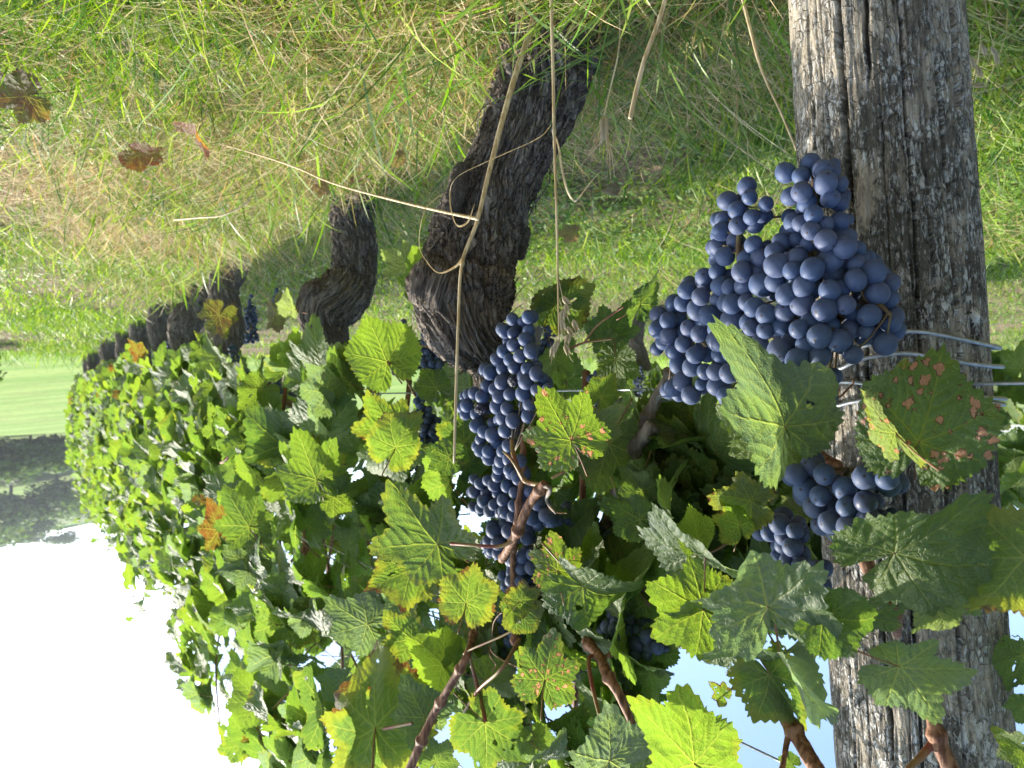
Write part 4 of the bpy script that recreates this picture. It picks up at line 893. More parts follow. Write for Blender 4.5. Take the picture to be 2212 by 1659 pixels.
# inner shoots carrying the canopy, a few for every vine
for i, v in enumerate(vines):
    s = S_VINE[i]
    for k in range(5 if i else 3):
        a = s + (k - 2) * .15 + random.uniform(-.04, .04); o0 = random.uniform(-.08, .06)
        pts = [row(a, o0, .46), row(a + random.uniform(-.05, .05), o0 + .02, .75), row(a + random.uniform(-.08, .08), o0, 1.0), row(a + random.uniform(-.1, .1), o0 + random.uniform(-.05, .1), 1.22)]
        if i: pts.append(pts[-1] + ROWD * random.gauss(0, .06) + ROWN * random.gauss(.02, .06) + Vector((0, 0, random.uniform(.12, .34))))
        if i == 0 and any(veto0(p) and pix(p)[1] > 900 for p in pts): continue
        tube('cane', pts, [.0050, .0042, .0035, .0026, .0015][:len(pts)], M_CANE, v, 24, 7, .1)
        if i and len(v.children) < 285:
            for q_ in range(5):
                c_ = pts[-2].lerp(pts[-1], .35 + .16 * q_); sd_ = (-1) ** q_; yy = ROWD * sd_ * random.uniform(.4, 1) + ROWN * random.uniform(-.5, .9) + Vector((0, 0, random.uniform(-.5, .3)))
                put_leaf(v, leaf_matrix(c_ + yy.normalized() * .035, yy, Vector((0, 0, 1)) + ROWN * random.uniform(-.3, .8), random.uniform(.035, .058) * (1.15 - q_ * .08)), random.choice('gyyk'), None, True)
    if i: tube('arm', [row(s, 0, .45), row(s + .15, .01, .52), row(s + .4, 0, .50)], [.016, .012, .010], M_OLDCANE, v, 24, 10, .3)

# ------------------------------------------------------------------ the post
pc0 = P(1880, -60, 0.605); pc1 = P(1996, 1700, 0.605); axis = (pc1 - pc0).normalized()
base = pc0 - axis * ((pc0.z + 0.06) / axis.z)
post = thing('wooden_post', (base.x, base.y, 0), 'thick weathered grey wooden post with cracks, lichen and wire round it', 'post')
def make_post():
    H = 1.30; nv, nu = 700, 400; prad = 0.0655
    t = np.linspace(0, H, nv)[:, None]; cam_a = math.atan2(CAM.y - base.y, CAM.x - base.x)
    a = (cam_a + np.concatenate([np.linspace(-1.75, 1.75, 340, endpoint=False), np.linspace(1.75, 2 * math.pi - 1.75, 60, endpoint=False)]))[None]
    tt = t + 0 * a; aa = a + 0 * t; cs, sn = np.cos(aa), np.sin(aa)
    lm = fbm(np.stack([cs * .9 + 3, sn * .9, tt * 4], -1), 3) - .5
    wob = 0.06 * (fbm(np.stack([0 * aa, 0 * aa + 2, tt * 6], -1), 3) - .5)
    f1 = fbm(np.stack([cs * 9, sn * 9, tt * 14], -1), 4); f2 = fbm(np.stack([cs * 30, sn * 30, tt * 45], -1), 3)
    r = 1 + .035 * lm + .022 * (f1 - .5) + .022 * (f2 - .5)
    ridg = (1 - np.abs(2 * f1 - 1)); r -= .018 * np.clip(ridg - .82, 0, 1) / .18
    # long drying cracks: (angle, width, depth, from, to)
    r_ = np.random.default_rng(5)
    cr = [(+.42, .014, .34, .0, .50), (+.10, .013, .28, .0, .32), (-.22, .010, .16, .2, .6), (-.90, .03, .36, -.1, .36), (-.62, .011, .24, .30, .7), (.85, .005, .10, .1, .9), (-.40, .012, .24, .5, 1.4), (.35, .012, .26, .45, 1.4), (.05, .011, .24, .6, 1.4)]
    for k in range(60): cr.append((r_.uniform(-1.7, 1.7), r_.uniform(.002, .005), r_.uniform(.03, .09), (s0 := r_.uniform(-.1, 1.2)), s0 + r_.uniform(.08, .35)))
    for k, (da, wd, dp, z0, z1) in enumerate(cr):
        a0 = cam_a + da; wan = .10 * (fbm(np.stack([0 * t + k * 3.1, 0 * t, t * 7], -1), 3) - .5) + .03 * (fbm(np.stack([0 * t + k, 0 * t, t * 60], -1), 2) - .5)
        d = (aa - a0 - wan + math.pi) % (2 * math.pi) - math.pi
        fade = np.clip((t - z0) / .05, 0, 1) * np.clip((z1 - t) / .05, 0, 1)
        wv = wd * (.5 + .8 * fbm(np.stack([0 * t + k, 0 * t + 9, t * 25], -1), 2))
        r -= dp * fade * np.exp(-(np.abs(d) / (wv + .005)) ** 3)
    # cross checks: short steps along the grain
    ck = vnoise(np.stack([np.round(aa * 9 + 2 * f1), 0 * aa, tt * 55], -1)); r -= .012 * np.clip(ck - .72, 0, 1) * 4
    e1 = np.array((1, 0, 0.)); ax = np.array(axis); X_ = np.cross(np.array((0, 1., 0)), ax); X_ /= np.linalg.norm(X_); Y_ = np.cross(ax, X_)
    C = np.array(base)[None] + (t - .0) * ax[None]
    rr = prad * (1 - .05 * np.clip(1 - t / .5, 0, 1)) * r
    V = C[:, None] + rr[..., None] * (cs[..., None] * X_ + sn[..., None] * Y_)
    bc = np.stack([cs * prad, sn * prad, tt], -1).reshape(-1, 3)
    V = V.reshape(-1, 3); n = nv * nu; i = np.arange(nu); jn = (i + 1) % nu
    V = np.vstack([V, C[-1]]); bc = np.vstack([bc, [0, 0, H]])
    cap = np.stack([n - nu + i, n - nu + jn, np.full(nu, n)], -1)
    return mesh_np('timber', V, [grid_faces(nv, nu), cap], [M_POST], uv={'barkco': bc})
obj('timber', make_post(), post)
# shadow-dry knot and the white cocoon stuck on the post
def post_surface(px, py, extra=0.0):
    """point on the post's round surface under photo position px,py"""
    o = CAM; d = (P(px, py, 1.0) - CAM).normalized(); w0 = o - base; a = d - axis * d.dot(axis); b_ = w0 - axis * w0.dot(axis)
    A_ = a.dot(a); B_ = 2 * a.dot(b_); C_ = b_.dot(b_) - (0.0660 + extra) ** 2; D = B_ * B_ - 4 * A_ * C_
    if D < 0: D = 0
    t = (-B_ - math.sqrt(D)) / (2 * A_); return o + d * t
wg = 'wires wrapped round the wooden post'
def post_wire(pts, label, wpx=9.5):
    q = [post_surface(x, y, .0022) for x, y in pts]
    # carry both ends round the back of the post
    def back(p, s):
        c = base + axis * (p - base).dot(axis); v = p - c; out_ = []
        for k in (.45, .9, 1.4):
            out_.append(c + (Matrix.Rotation(s * k, 4, axis) @ v))
        return out_
    left, right = q[0], q[-1]
    vx = (right - left)
    full = back(left, 1)[::-1] + q + back(right, -1)
    o = tube('post_wire', full, wpx / 2 / FPX * .53, M_WIRE, None, 90, 10); tag(o, label, 'wire', wg); return o
def wire_obj(name, pts, r, label, group=None, mat=M_WIRE, nseg=60):
    o = tube(name, pts, r, mat, None, nseg, 8); tag(o, label, 'wire', group); return o
post_wire([(1880, 745), (1925, 722), (1960, 716), (2000, 718), (2050, 727), (2110, 740), (2160, 751)], 'grey wire round the post just below the big bunch tip, nearest the ground')
post_wire([(1812, 797), (1850, 780), (1900, 768), (1960, 763), (2030, 774), (2100, 786), (2165, 792)], 'grey wire crossing the post at the edge of the blotched leaf')
post_wire([(1812, 826), (1850, 827), (1900, 836), (1960, 846), (2030, 850), (2100, 856), (2170, 862)], 'grey wire half hidden by the bunch and the blotched leaf')
post_wire([(1800, 878), (1840, 869), (1890, 862), (1940, 864), (2020, 866), (2100, 868), (2168, 874)], 'grey wire round the post behind the blotched leaf, farthest from the ground')
# trellis wires along the row
def roww(z, o=0.0): return [row(s, o + .004 * math.sin(s * 3), z - .006 * math.sin(max(s, 0) * .8)) for s in np.linspace(-1.4, 9.2, 12)]
wire_obj('trellis_wire', roww(.487), .0013, 'lowest trellis wire running along the row at fruit height', 'trellis wires along the row')
wire_obj('trellis_wire', roww(.80, .05), .0012, 'middle trellis wire running through the leaf canopy', 'trellis wires along the row')
wire_obj('trellis_wire', roww(1.10, -.03), .0012, 'upper trellis wire through the top of the canopy', 'trellis wires along the row')
q = [post_surface(1812, 880, .003)]
wire_obj('wire_loop', [PR(1418, 870, .045), PR(1425, 860, .060), PR(1441, 858, .062), PR(1452, 864, .045), PR(1440, 866, .02), PR(1420, 866, .03), PR(1424, 855, .060), PR(1446, 855, .060)], .0007, 'thin wire tie twisted round the grey old cane below the bunch')
# cocoon
cb = Join(); c0 = post_surface(2106, 684, .001); r_ = random.Random(4)
nrm0 = (c0 - (base + axis * (c0 - base).dot(axis))).normalized(); e1 = axis.cross(nrm0).normalized()
for k in range(70):
    a = r_.uniform(0, 6.28); rr = .0045 * math.sqrt(r_.random()); p = c0 + (e1 * math.cos(a) + axis * math.sin(a) * 1.2) * rr; b = r_.uniform(0, 6.28); L = .0035
    dv = (e1 * math.cos(b) + axis * math.sin(b)) * L
    cb.tube([p - dv, p + nrm0 * r_.uniform(.0005, .0022) * (1.2 - rr / .005), p + dv], [.0001, .00022, .0001], 5, 4)
v_, f_, c_ = tube_arrays([c0 - axis * .004, c0 + nrm0 * .0008, c0 + axis * .004], [.0006, .0028, .0006], 14, 12); cb.raw(v_, Q=f_, T=c_)
M_SILK = simple('silk', (0.62, 0.60, 0.56), (0.75, 0.74, 0.72), 0.8, 300, trans=0.2)
tag(obj('cocoon', cb.mesh('cocoon', [M_SILK])), 'small fluffy white silk cocoon stuck to the post', 'cocoon')

# ------------------------------------------------------------------ grapes
def berry_mesh(seed, lv):
    import bmesh
    bm = bmesh.new(); bmesh.ops.create_icosphere(bm, subdivisions=lv, radius=1.0); me = bpy.data.meshes.new('grape')
    r_ = random.Random(seed); e = r_.uniform(.98, 1.10)
    for v in bm.verts:
        n = v.co.normalized(); k = 1 + .012 * math.sin(3 * n.x + seed) + .010 * math.sin(4 * n.y + 2 * n.z + seed)
        if n.z > .985: k -= .012 * (n.z - .985) / .015
        v.co = Vector((n.x * k, n.y * k, n.z * k * e))
    bm.to_mesh(me); bm.free(); me.materials.append(M_GRAPE)
    me.polygons.foreach_set('use_smooth', [True] * len(me.polygons)); return me
BERRY = [berry_mesh(k, 4) for k in range(3)]; BERRY_LO = [berry_mesh(k + 10, 3) for k in range(2)]
def raisin_mesh():
    me = berry_mesh(99, 4).copy(); co = np.zeros(len(me.vertices) * 3, dtype=np.float32); me.vertices.foreach_get('co', co); co = co.reshape(-1, 3)
    n = fbm(co * 2.4 + 5, 4); co *= (0.70 + .5 * n)[:, None]; me.vertices.foreach_set('co', co.ravel()); me.materials.clear(); me.materials.append(M_RAISIN); return me
RAISIN = raisin_mesh()
def bunch(label, berries, axis_pts, group=None, hi=True, fill=0, raisins=(), seed=1, fillr=None, cap=295):
    """berries: list of (Vector, radius); axis_pts: stem polylines [[Vector..],..]"""
    r_ = random.Random(seed); top = axis_pts[0][0]
    t = thing('grape_bunch', top, label, 'bunch of grapes', group or 'bunches of blue-black grapes')
    pos = list(berries)
    if fill:
        n0 = len(pos); tries = 0; C = np.array([list(p) for p, r in pos]); Rr = np.array([r for p, r in pos])
        got = 0
        while got < fill and tries < fill * 30:
            tries += 1; p, r = pos[r_.randrange(n0)]; rn = r * r_.uniform(.9, 1.05)
            v = (p - CAM).normalized(); c = p + v * r_.uniform(1.5, 4.2) * r + Vector((r_.gauss(0, .5), r_.gauss(0, .4), r_.gauss(0, .5))) * r
            dd = np.linalg.norm(C - np.array(c), axis=1)
            if (dd < (Rr + rn) * .86).any(): continue
            pos.append((c, rn)); C = np.vstack([C, list(c)]); Rr = np.append(Rr, rn); got += 1
    pos = pos[:cap]
    lib = BERRY if hi else BERRY_LO
    allax = []
    for pl in axis_pts: allax += [Vector(x) for x in spline([list(v) for v in pl], 24)]
    jn = Join()
    for pl in axis_pts: jn.tube(pl, [.0022 if hi else .0018] * (len(pl) - 1) + [.0012], 24, 7, .15)
    for k, (p, r) in enumerate(pos):
        a = min(allax, key=lambda q: (q - p).length_squared)
        dirv = (p - a) if (p - a).length > 1e-4 else Vector((0, 0, -1))
        q = (dirv.normalized() + Vector((r_.gauss(0, .35), r_.gauss(0, .35), r_.gauss(0, .35)))).to_track_quat('Z', 'Y')
        s = r * r_.uniform(.98, 1.02); isr = k in raisins
        M = Matrix.Translation(p) @ q.to_matrix().to_4x4() @ Matrix.Diagonal((s * r_.uniform(.97, 1.0), s, s, 1))
        obj('shrivelled_grape' if isr else 'grape', RAISIN if isr else lib[k % len(lib)], t, M)
        mid = a.lerp(p, .5) + Vector((0, 0, .002))
        e = p - dirv.normalized() * r * .9
        if (e - a).length > .001: jn.tube([a, mid if (e - a).length > r else a.lerp(e, .5), e], [.0009, .0006, .0011], 5, 5)
    obj('stem', jn.mesh('stem', [M_STEM]), t)
    return t
def pack(lst, reg, doff, step=.0065, bulge=None):
    """place measured berries: (x, y, r, layer) -> non-overlapping spheres in depth"""
    out_ = []; k_ = ZREG[reg][2] * 1.82278
    for (x, y, r, ly) in sorted(lst, key=lambda q: q[3]):
        px, py = Z(reg, x, y); d = depth_at(px, doff) + ly * step + (bulge(px, py) if bulge else 0)
        rad = r / k_ / FPX * d * 1.0
        for it in range(60):
            c = P(px, py, d)
            if all((c - c2).length > (rad + r2) * .84 for c2, r2 in out_): break
            d += .0012
        out_.append((P(px, py, d), rad * 1.09))
    return out_
BIG = [(940,243,50,1),(1073,195,50,2),(1022,262,44,1),(1133,225,48,1),(1195,235,35,3),(1085,260,30,4),
(1152,297,56,0),(1225,305,42,2),(1026,347,52,0),(965,370,45,2),(1178,382,48,0),(1228,405,45,2),(1055,405,47,0),(1040,445,40,3),(1090,467,46,0),(980,512,45,2),(1023,517,42,1),(1074,553,47,0),(1150,520,43,1),(1228,502,46,1),(1270,495,28,3),(1155,605,55,0),(1258,590,50,2),(1003,600,42,3),(1063,625,42,2),(1257,643,58,0),(1320,650,40,2),(1340,700,40,3),
(733,318,46,1),(748,375,38,0),(629,394,47,0),(835,411,39,1),(682,445,47,0),(756,482,38,0),(806,478,32,1),(700,385,30,3),(610,495,45,2),(684,527,44,0),(773,520,45,2),(598,560,48,1),(578,637,44,1),(672,605,44,2),(767,627,42,1),(616,690,49,0),(575,690,35,3),
(733,705,45,1),(805,695,45,2),(576,772,43,1),(706,772,52,0),(790,770,45,2),(640,800,40,3),
(505,800,45,1),(515,845,40,3),(415,870,46,0),(597,848,50,1),(488,905,45,0),(345,945,45,2),(392,940,45,1),(590,925,46,2),(640,870,45,2),
(920,615,46,2),(880,670,45,1),(960,660,45,2),(850,665,38,3),(1003,700,52,1),(896,738,62,0),(1180,710,62,0),(977,767,48,0),(1083,760,58,0),(1095,690,40,3),(1250,730,42,2),(1322,730,45,1),(1410,775,59,0),(1380,695,35,3),(1290,800,44,3),
(1192,783,52,1),(885,828,52,0),(1312,818,53,0),(1500,832,46,1),(1035,850,54,0),(1090,865,45,1),(725,850,55,0),(645,855,42,1),(820,840,62,2),(1175,875,53,0),(1240,860,42,1),(945,893,52,0),(880,880,45,2),(1430,888,58,0),(1490,920,45,1),(1370,920,40,3),
(655,945,50,0),(730,935,42,1),(773,963,49,0),(1033,945,58,1),(1260,950,50,0),(1150,975,60,0),(935,985,52,1),(840,1000,52,0),(262,1002,42,1),(315,1034,45,0),(372,1030,40,2),(470,975,52,1),(535,1005,50,0),(620,960,40,3),(1387,1005,56,0),(1310,990,45,2),(1520,1005,46,1),(1440,965,40,2),
(655,1030,60,0),(1077,1040,50,1),(262,1078,48,0),(315,1115,43,0),(430,1075,45,1),(480,1105,44,0),(385,1105,40,2),(500,1040,40,3),(575,1078,48,1),(740,1045,45,1),(758,1072,42,0),(833,1087,44,0),(917,1065,48,1),(1012,1080,48,0),(1122,1117,60,0),(1185,1060,40,2),(1285,1080,48,2),(1372,1098,44,1),(1500,1045,50,0),(1535,1080,42,1),(1350,1045,40,2),
(395,1158,42,0),(290,1145,40,2),(578,1142,52,0),(717,1142,52,0),(800,1155,45,0),(1048,1160,47,0),(965,1150,50,1),(1227,1142,57,0),(905,1190,60,0),(345,1195,45,1),(460,1215,45,0),(655,1205,48,0),(590,1215,42,1),(525,1215,40,2),(1470,1158,58,0),(1120,1220,55,1),(1300,1215,48,1),(1000,1240,55,0),(370,1265,48,1),(440,1280,48,0),(745,1215,35,1),(510,1305,40,1),(570,1305,45,1),(640,1315,50,0),(1020,1290,50,1),(940,1290,40,1),(390,1357,48,0),(345,1390,45,1),(1065,1365,54,0),(1160,1350,50,1),(1200,1330,40,2),(435,1430,48,1),(370,1420,40,2),(575,1380,48,1),(490,1375,30,2),(1030,1465,58,0),(1155,1450,52,0),(1130,1480,40,1),(960,1350,40,2),(950,1440,35,3),(620,1430,40,2)]
def bulge_big(px, py):
    # the bunch is round: its flanks sit further back than its middle
    cx = 1700 + (py - 640) * .05; return .030 * min(1.6, ((px - cx) / 190) ** 2)
def A3(reg, pts): return [PR(*Z(reg, x, y), o) for x, y, o in pts]
bunch('large blue-black bunch with two tails hanging in front of the wooden post', pack(BIG, 1, .155, bulge=bulge_big),
      [A3(1, [(1010, 1640, .118), (980, 1400, .118), (900, 1150, .118), (960, 900, .118), (1080, 640, .142), (1100, 430, .142), (1085, 250, .142)]),
       A3(1, [(900, 1150, .118), (740, 960, .110), (700, 760, .142), (690, 600, .142), (720, 420, .142)]),
       A3(1, [(950, 1300, .118), (650, 1240, .110), (450, 1120, .110), (330, 1060, .110)]),
       A3(1, [(900, 1100, .118), (1150, 1030, .118), (1400, 950, .125), (1500, 1000, .125)]),
       A3(1, [(740, 960, .110), (540, 860, .110), (440, 900, .110)])], fill=112, seed=3)
MID = [(1193,471,33,0),(1109,484,32,0),(1160,495,25,2),(1068,548,36,0),(1124,538,36,1),(1112,560,30,0),(1197,545,33,1),(1176,591,35,0),(1115,622,36,0),(1062,655,35,0),(1208,655,38,0),(1150,680,35,0),(1035,705,33,1),(1095,700,33,0),(1120,740,36,0),(1190,748,35,1),(1240,735,30,2),(990,768,37,0),(1055,750,30,1),(1235,775,35,1),(1168,790,35,1),(1055,820,40,0),(1117,815,32,0),(1180,820,40,0),(975,840,34,1),(1015,855,32,1),(1165,880,38,0),(1095,885,33,0),(1040,895,36,0),(950,895,36,0),(875,885,30,1),(850,895,25,2),(905,880,32,1),(865,945,33,0),(945,960,36,0),(1025,950,36,0),(1080,960,34,0),(860,990,30,1),(915,990,30,1),(985,955,28,1),(1060,1010,40,1),(1110,1025,36,0),(1040,1020,32,1),(918,1052,36,0),(960,1085,33,1),(1002,1103,38,0),(1070,1078,36,0),(1115,1080,35,1),(940,1125,30,1),(1030,1140,35,1),(1090,1160,35,1),(940,1185,32,0),(978,1190,32,0),(1060,1190,33,1),(920,1160,28,2),(985,1225,35,0),(1045,1240,32,1),(1090,1230,33,1),(1035,1280,32,1),(1090,1290,30,0),(1110,1150,30,2),(1130,1320,30,1),(1030,1320,30,1),(1150,1240,34,1),(1170,1300,34,2),(1190,1000,34,2),(1200,940,34,2),(1240,860,34,2),(1270,800,32,2),(1300,860,32,3)]
pm = pack(MID, 4, .16, .0055)
ri = [k for k, (x, y, r, l) in enumerate(sorted(MID, key=lambda q: q[3])) if (x, y) in ((1117, 815), (945, 960))]
bunch('long tapering bunch in front of the foreground trunk head, beside the straw', pm, [A3(4, [(1115, 1200, .16), (1060, 1050, .135), (1060, 850, .13), (1130, 700, .13), (1150, 520, .13)]), A3(4, [(1060, 1050, .135), (960, 1000, .14), (900, 930, .145)])], fill=40, raisins=ri, seed=4)
LOW = [(935,1362,28,0),(905,1405,32,0),(980,1345,28,1),(1012,1370,33,0),(1080,1375,32,0),(1120,1408,30,0),(1120,1310,30,1),(970,1410,30,1),(1030,1410,28,1),(955,1455,34,0),(1060,1450,33,0),(1010,1475,30,0),(1118,1478,32,0),(940,1490,28,1),(988,1505,32,0),(1068,1510,36,0),(1045,1515,28,1),(1110,1535,28,1),(1200,1400,32,1),(1245,1470,35,1),(1210,1540,40,1),(1285,1530,35,1),(1170,1450,32,2),(1240,1400,32,2),(1160,1500,30,2),(1270,1440,30,2)]
bunch('smaller bunch behind the reddish cane, between straw and spotted leaf', pack(LOW, 4, .145, .005), [A3(4, [(1150, 1300, .12), (1080, 1400, .12), (1000, 1450, .12)]), A3(4, [(1080, 1400, .12), (1200, 1480, .11)])], fill=24, seed=5)
LOW2 = [(1010,395,38,0),(1040,415,34,1),(1090,395,38,0),(985,450,32,0),(1035,460,36,0),(1185,435,32,0),(1195,400,35,1),(1240,345,32,1),(1000,500,30,1),(1035,515,32,0),(1165,530,35,0),(1115,560,32,0),(1155,590,35,0),(1210,590,35,1),(1215,520,33,1),(1105,620,30,1),(1150,625,35,1),(1190,640,32,1),(1100,660,30,0),(1155,660,35,0),(1080,690,35,1),(1130,700,38,0),(1110,735,32,1),(1280,300,36,1),(1320,340,34,2),(1280,250,34,2)]
bunch('shaded bunch hanging below the reddish cane fork over the greenish leaf', pack(LOW2, 3, .13, .006), [A3(3, [(1130, 420, .11), (1120, 560, .11), (1120, 700, .11)]), A3(3, [(1130, 420, .11), (1220, 360, .10), (1290, 290, .09)])], fill=36, seed=6)
LOW3 = [(1060,860,30,0),(1095,880,28,0),(1175,910,30,0),(1060,920,30,1),(1115,940,30,0),(1050,960,28,1),(1090,985,30,0),(1030,1020,28,1),(1070,1050,30,0),(1040,1090,26,1),(1290,720,32,1),(1320,740,32,1),(1300,780,30,0),(1350,790,30,1),(1290,860,28,0),(1330,880,28,0),(1370,880,28,1),(1310,830,28,1),(920,1160,28,1),(950,1150,26,0),(940,1180,24,1)]
bunch('dark bunch glimpsed between the small yellow leaf and the purple spotted leaf', pack(LOW3, 3, .09, .006), [A3(3, [(1120, 780, .08), (1090, 900, .08), (1070, 1050, .08)]), A3(3, [(1120, 780, .08), (1310, 800, .07)])], fill=36, seed=7)
R1 = [(1370,165,55,1),(1265,225,58,0),(1370,230,52,0),(1060,210,50,0),(995,170,50,1),(920,210,48,0),(970,285,60,0),(1160,280,55,1),(1040,315,48,0),(1265,345,52,0),(1200,310,40,2),(1010,370,50,1),(1090,370,45,1),(1173,372,50,0),(1090,445,52,0),(1185,470,55,0),(1280,435,58,0),(1245,500,45,1),(1350,490,35,1),(1340,420,35,2),(1300,380,40,2),(1290,500,50,1)]
bunch('fat-berried bunch on the post between the large green leaves', pack(R1, 2, .165, .006), [A3(2, [(1180, 180, .13), (1150, 330, .13), (1240, 430, .13)]), A3(2, [(1150, 330, .13), (1000, 250, .13)])], fill=26, seed=8)
R2 = [(840,455,48,0),(915,490,40,0),(860,515,45,0),(790,500,40,1),(905,570,45,0),(945,605,45,0),(945,665,42,0),(1015,672,38,0),(880,640,40,1),(890,700,45,0),(980,730,42,0),(1050,760,40,0),(1030,710,40,1),(850,720,45,1),(760,440,30,1),(855,560,40,1),(840,620,40,1),(700,385,35,0)]
bunch('deeply shaded bunch behind the large pale leaf, left of the post', pack(R2, 2, .10, .006), [A3(2, [(830, 480, .08), (900, 600, .08), (980, 710, .08)])], fill=22, seed=9)
G1 = [(30,975,35,0),(80,990,40,0),(145,985,35,1),(185,1010,35,0),(60,1020,34,1),(100,1030,35,1),(138,1045,38,0),(195,1060,32,0),(165,1085,35,1),(235,1065,32,0),(130,1095,32,0),(185,1100,28,1),(90,1070,30,1),(15,1000,30,1),(-10,960,32,1),(40,940,34,1),(100,940,34,1),(160,950,30,2)]
bunch('bunch hanging clear against the blue sky gap', pack(G1, 2, .09, .006), [A3(2, [(40, 900, .075), (90, 1000, .075), (170, 1070, .075)])], fill=20, seed=10)
G2 = [(10,560,34,0),(50,590,36,0),(90,620,34,0),(20,620,34,1),(60,650,36,0),(110,665,32,0),(20,680,34,0),(-20,600,34,1),(-40,650,34,0),(-60,560,34,0),(-90,600,34,1),(-100,540,36,0),(-140,520,34,0),(-160,470,36,0),(-110,470,36,1),(-60,500,36,0),(-20,540,34,1),(-190,430,34,0),(-150,410,34,1),(-200,390,32,1),(140,700,30,1),(0,520,32,1),(-230,410,30,0),(350,700,34,1),(385,720,34,1),(320,680,34,2)]
bunch('very dark bunch in shade behind the dull green leaf, in the middle', pack(G2, 2, .06, .006), [A3(2, [(-180, 400, .05), (-80, 540, .05), (60, 640, .05)])], fill=30, seed=11)
def cone_bunch(label, px0, py0, px1, py1, wpx, off, seed, n=60, berry=.0062, wing=False, d=None):
    """a generated bunch: hangs from (px0,py0) to its tip (px1,py1), shoulder half-width wpx"""
    r_ = random.Random(seed); d = d or depth_at(px0, off); a = P(px0, py0, d); b = P(px1, py1, d); W = wpx / FPX * d; pos = []
    ax = b - a; L = ax.length; C = []
    tries = 0
    while len(pos) < n and tries < n * 60:
        tries += 1; t = r_.random() ** .85; rad = W * (1 - t) ** .7 * (0.75 + .25 * math.sin(t * 9 + seed)) * (1 if t > .08 else .6) + berry * .5
        th = r_.uniform(0, 6.28); q = math.sqrt(r_.random()); e = RT * math.cos(th) + FW * math.sin(th)
        p = a + ax * t + e * rad * q + Vector((0, 0, r_.gauss(0, .002))); rb = berry * r_.uniform(.88, 1.1)
        if all((p - c).length > (rb + r2) * .86 for c, r2 in pos): pos.append((p, rb))
    return bunch(label, pos, [[a, a.lerp(b, .5), a.lerp(b, .93)]], hi=False, seed=seed)
cone_bunch('bunch beyond the trunk head, nearest the straw stalk', 940, 800, 928, 700, 48, .02, 21, 70)
cone_bunch('bunch beside the trunk head, partly behind a bright yellow leaf', 868, 800, 872, 690, 34, .04, 22, 50)
cone_bunch('shaded bunch under the dull leaf left of the straw stalk', 925, 965, 905, 850, 44, .05, 23, 75)
cone_bunch('shaded bunch low in the shadow between two dull leaves', 890, 1010, 900, 920, 40, .07, 24, 60)
cone_bunch('small loose bunch on the far side of the wild oats', 1170, 790, 1190, 690, 26, -.05, 25, 26)
cone_bunch('purplish bunch behind the spotted leaf, by the lowest wire', 1290, 960, 1285, 800, 24, -.03, 26, 50)
cone_bunch('long slender bunch by the third vine trunk', 545, 740, 540, 640, 22, .0, 27, 60, d=2.15)
cone_bunch('small round bunch hanging alone beside a pale leaf', 600, 680, 598, 628, 17, .0, 28, 28, d=2.1)
cone_bunch('long dark bunch below the third vine, largest of the far ones', 535, 880, 500, 745, 30, .06, 29, 110)
cone_bunch('far bunch hanging before the fourth vine trunk', 368, 770, 370, 700, 13, .05, 30, 45)
cone_bunch('far bunch tucked in leaves under the fourth vine', 425, 850, 410, 745, 20, .06, 31, 60)
cone_bunch('bunch in shade below the curled trunk head', 655, 860, 640, 800, 26, .02, 32, 50)
cone_bunch('bunch in shade low behind the upright brown cane', 640, 920, 650, 880, 18, .0, 33, 24)
cone_bunch('bunch near leaf tangle between second and third vines', 595, 850, 585, 790, 22, .03, 34, 45)
cone_bunch('tiny far bunch by the yellow and red leaf', 292, 770, 290, 745, 10, .1, 35, 20)

# ------------------------------------------------------------------ tendrils, oats, straw
def tendril(parent, reg, pts, w_=2.2, off=.15):
    q = [Z(reg, x, y) for x, y in pts]; tube('tendril', [PR(a, b, off + .006 * math.sin(i * 1.7)) for i, (a, b) in enumerate(q)], [w_ / 2 / FPX * .6] * (len(q) - 1) + [w_ / 4 / FPX * .6], M_TENDRIL, parent, 60, 6)
tendril(vp, 2, [(440, 1520), (475, 1505), (490, 1450), (480, 1420), (500, 1410), (515, 1430), (512, 1400), (495, 1388), (478, 1392)], 2.5)
tendril(vp, 2, [(505, 1435), (516, 1440), (508, 1447), (503, 1440)], 2.0)
tendril(vp, 1, [(1190, 1430), (1230, 1440), (1270, 1400), (1300, 1370), (1298, 1345)], 4, .10)
tendril(vp, 1, [(1190, 1350), (1205, 1385), (1225, 1400), (1230, 1430)], 4, .10)
tendril(vp, 2, [(1120, 510), (1092, 520), (1100, 560), (1140, 590), (1175, 580)], 5, .13)
tendril(v0, 3, [(1100, 900), (1060, 830), (1010, 880), (1000, 960), (990, 1020), (1020, 1060), (1090, 1100), (1160, 1130)], 3, .15)
tendril(v0, 3, [(985, 1020), (990, 1060), (1020, 1110), (1000, 1140)], 3, .15)
tendril(v0, 3, [(1300, 150), (1290, 230), (1330, 290), (1400, 300)], 5, .15)
cane(vp, 3, [(1680, 1240, .09), (1900, 1370, .09), (2100, 1480, .09), (2290, 1640, .09)], [4, 5, 5, 6])
cane(v0, 6, [(1440, 310, .13), (1560, 390, .12), (1720, 510, .10), (1890, 600, .08)], [3, 3, 3, 3], M_WIRE, 'tie_wire')

